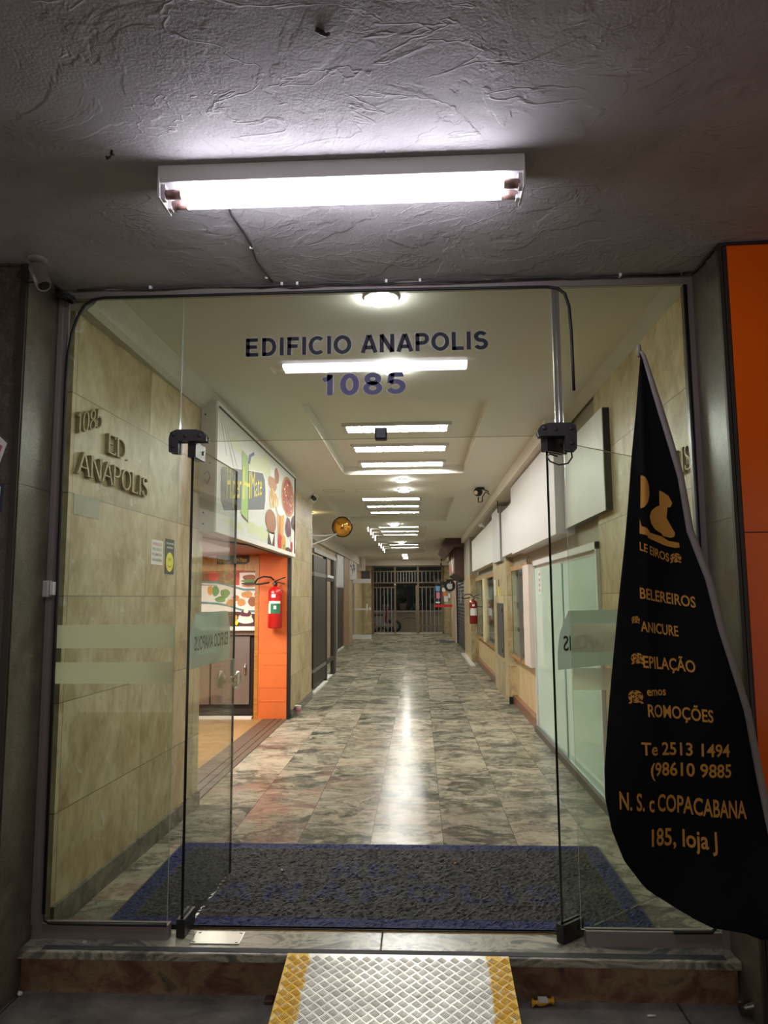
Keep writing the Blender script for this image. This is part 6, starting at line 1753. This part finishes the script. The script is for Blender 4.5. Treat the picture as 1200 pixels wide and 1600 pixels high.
mb.build('picture_face', [simple('sign_picture', (150, 128, 104), 0.5, noise=.4, nscale=4), BUN, CREAM, TOMATO], root)  # picture face is a plain tan print
root = empty('roller_shutter', (1.2, 20.5, 0.0), 'closed grey roller shutter on the deep right side', 'shutter')
mb = MB(); rows = []
for k in range(81):
    z = 1.88 * k / 80; rows.append([(1.17 + .014 * abs(math.sin(PI * k / 4)), 18.7, z), (1.17 + .014 * abs(math.sin(PI * k / 4)), 22.9, z)])
mb.grid(rows, smooth=False); mb.build('slats', SHUT, root)
MB().box(1.14, 1.20, 18.6, 18.72, 0, 1.88).build('guide', BLACKM, root)
MB().box(1.14, 1.20, 22.85, 22.97, 0, 1.88).build('guide', BLACKM, root)
MB().box(1.150, 1.156, 20.6, 20.75, 1.25, 1.62).build('notice', LABELW, root)
struct(bx('pilaster_right', simple('pink_travertine', (196, 172, 148), 0.5, noise=.15, nscale=6), 1.12, 1.24, 23.2, 26.0, 0, 1.95))
# round blade sign with a fruit emblem
root = empty('round_sign', (0.92, 22.0, 1.60), 'round black blade sign with a white bitten apple emblem', 'sign')
cx, cz, cy = 0.905, 1.735, 22.0
MB().lathe([(.165, -.03), (.17, -.02), (.17, .02), (.165, .03)], (cx, cy, cz), 'Y', 36).build('disc', BLACK, root)
mb = MB().box(0.62, 0.80, cy - .02, cy + .02, 1.76, 1.86).box(0.80, 1.168, cy - .02, cy + .02, 1.885, 1.925); mb.build('arm', BLACKM, root)
pts = []
for k in range(48):
    a = 2 * PI * k / 48
    r = .092 * (1 - .16 * math.exp(-((a - PI / 2) / .35) ** 2) - .10 * math.exp(-((a - 3 * PI / 2) / .22) ** 2))
    x = r * math.cos(a) * (1.0 if math.sin(a) > 0 else .90); z = r * math.sin(a)
    dx, dz = x - .115, z - .014
    dd = math.hypot(dx, dz)
    if dd < .050: x, z = .115 + dx / dd * .050, .014 + dz / dd * .050
    pts.append((cx + x, cz - .012 + z))
mb = MB().face([(a, cy - .0315, b) for a, b in pts])
lf = [(cx + .004, cz + .080), (cx + .010, cz + .105), (cx + .034, cz + .122), (cx + .034, cz + .104), (cx + .022, cz + .086)]
mb.face([(a, cy - .0315, b) for a, b in lf])
mb.build('emblem', PWHITE, root, recalc=False)['label'] = 'white apple emblem'
# glass door leaf with stickers and a red bar
root = empty('glass_door', (1.12, 24.0, 0.0), 'open glass shop door with coloured stickers and a red bar near the gate', 'glass door')
pane(MB(), 0.51, 1.12, 24.0, 24.012, 0.03, 1.98).build('glass_sheet', [GLASS, GEDGE], root)
MB().box(0.50, 1.06, 23.985, 23.999, 1.085, 1.165).build('red_bar', simple('bar_red', (206, 34, 30), 0.4), root)
for nm, x0, x1, z0, z1, m_ in (('sticker', .53, .67, 1.60, 1.76, SKYB), ('sticker', .55, .66, 1.36, 1.56, PINK), ('sticker', .77, .87, 1.44, 1.56, ORNG), ('sticker', .80, .92, 1.26, 1.44, PWHITE), ('sticker', .93, 1.0, 1.38, 1.52, PWHITE), ('sticker', .53, .66, 1.21, 1.26, PWHITE), ('sticker', .74, .84, 1.58, 1.70, PWHITE)):
    MB().box(x0, x1, 23.994, 23.999, z0, z1).build(nm, m_, root)
tag(MB().box(0.62, 1.10, 23.3, 24.1, 0.0, 0.012).build('floor_mat', simple('mat_navy', (40, 48, 66), 0.8)), 'small dark blue mat on the floor before the sticker covered door', 'floor mat')
mb = MB()
for x, z in ((0.80, 2.70), (0.78, 2.55)): mb.box(x - .025, x + .02, 26.0, 26.1, z - .05, z + .05)
tag(mb.build('wall_speaker', BLACK), 'pair of tiny black devices under the ceiling near the gate', 'device')
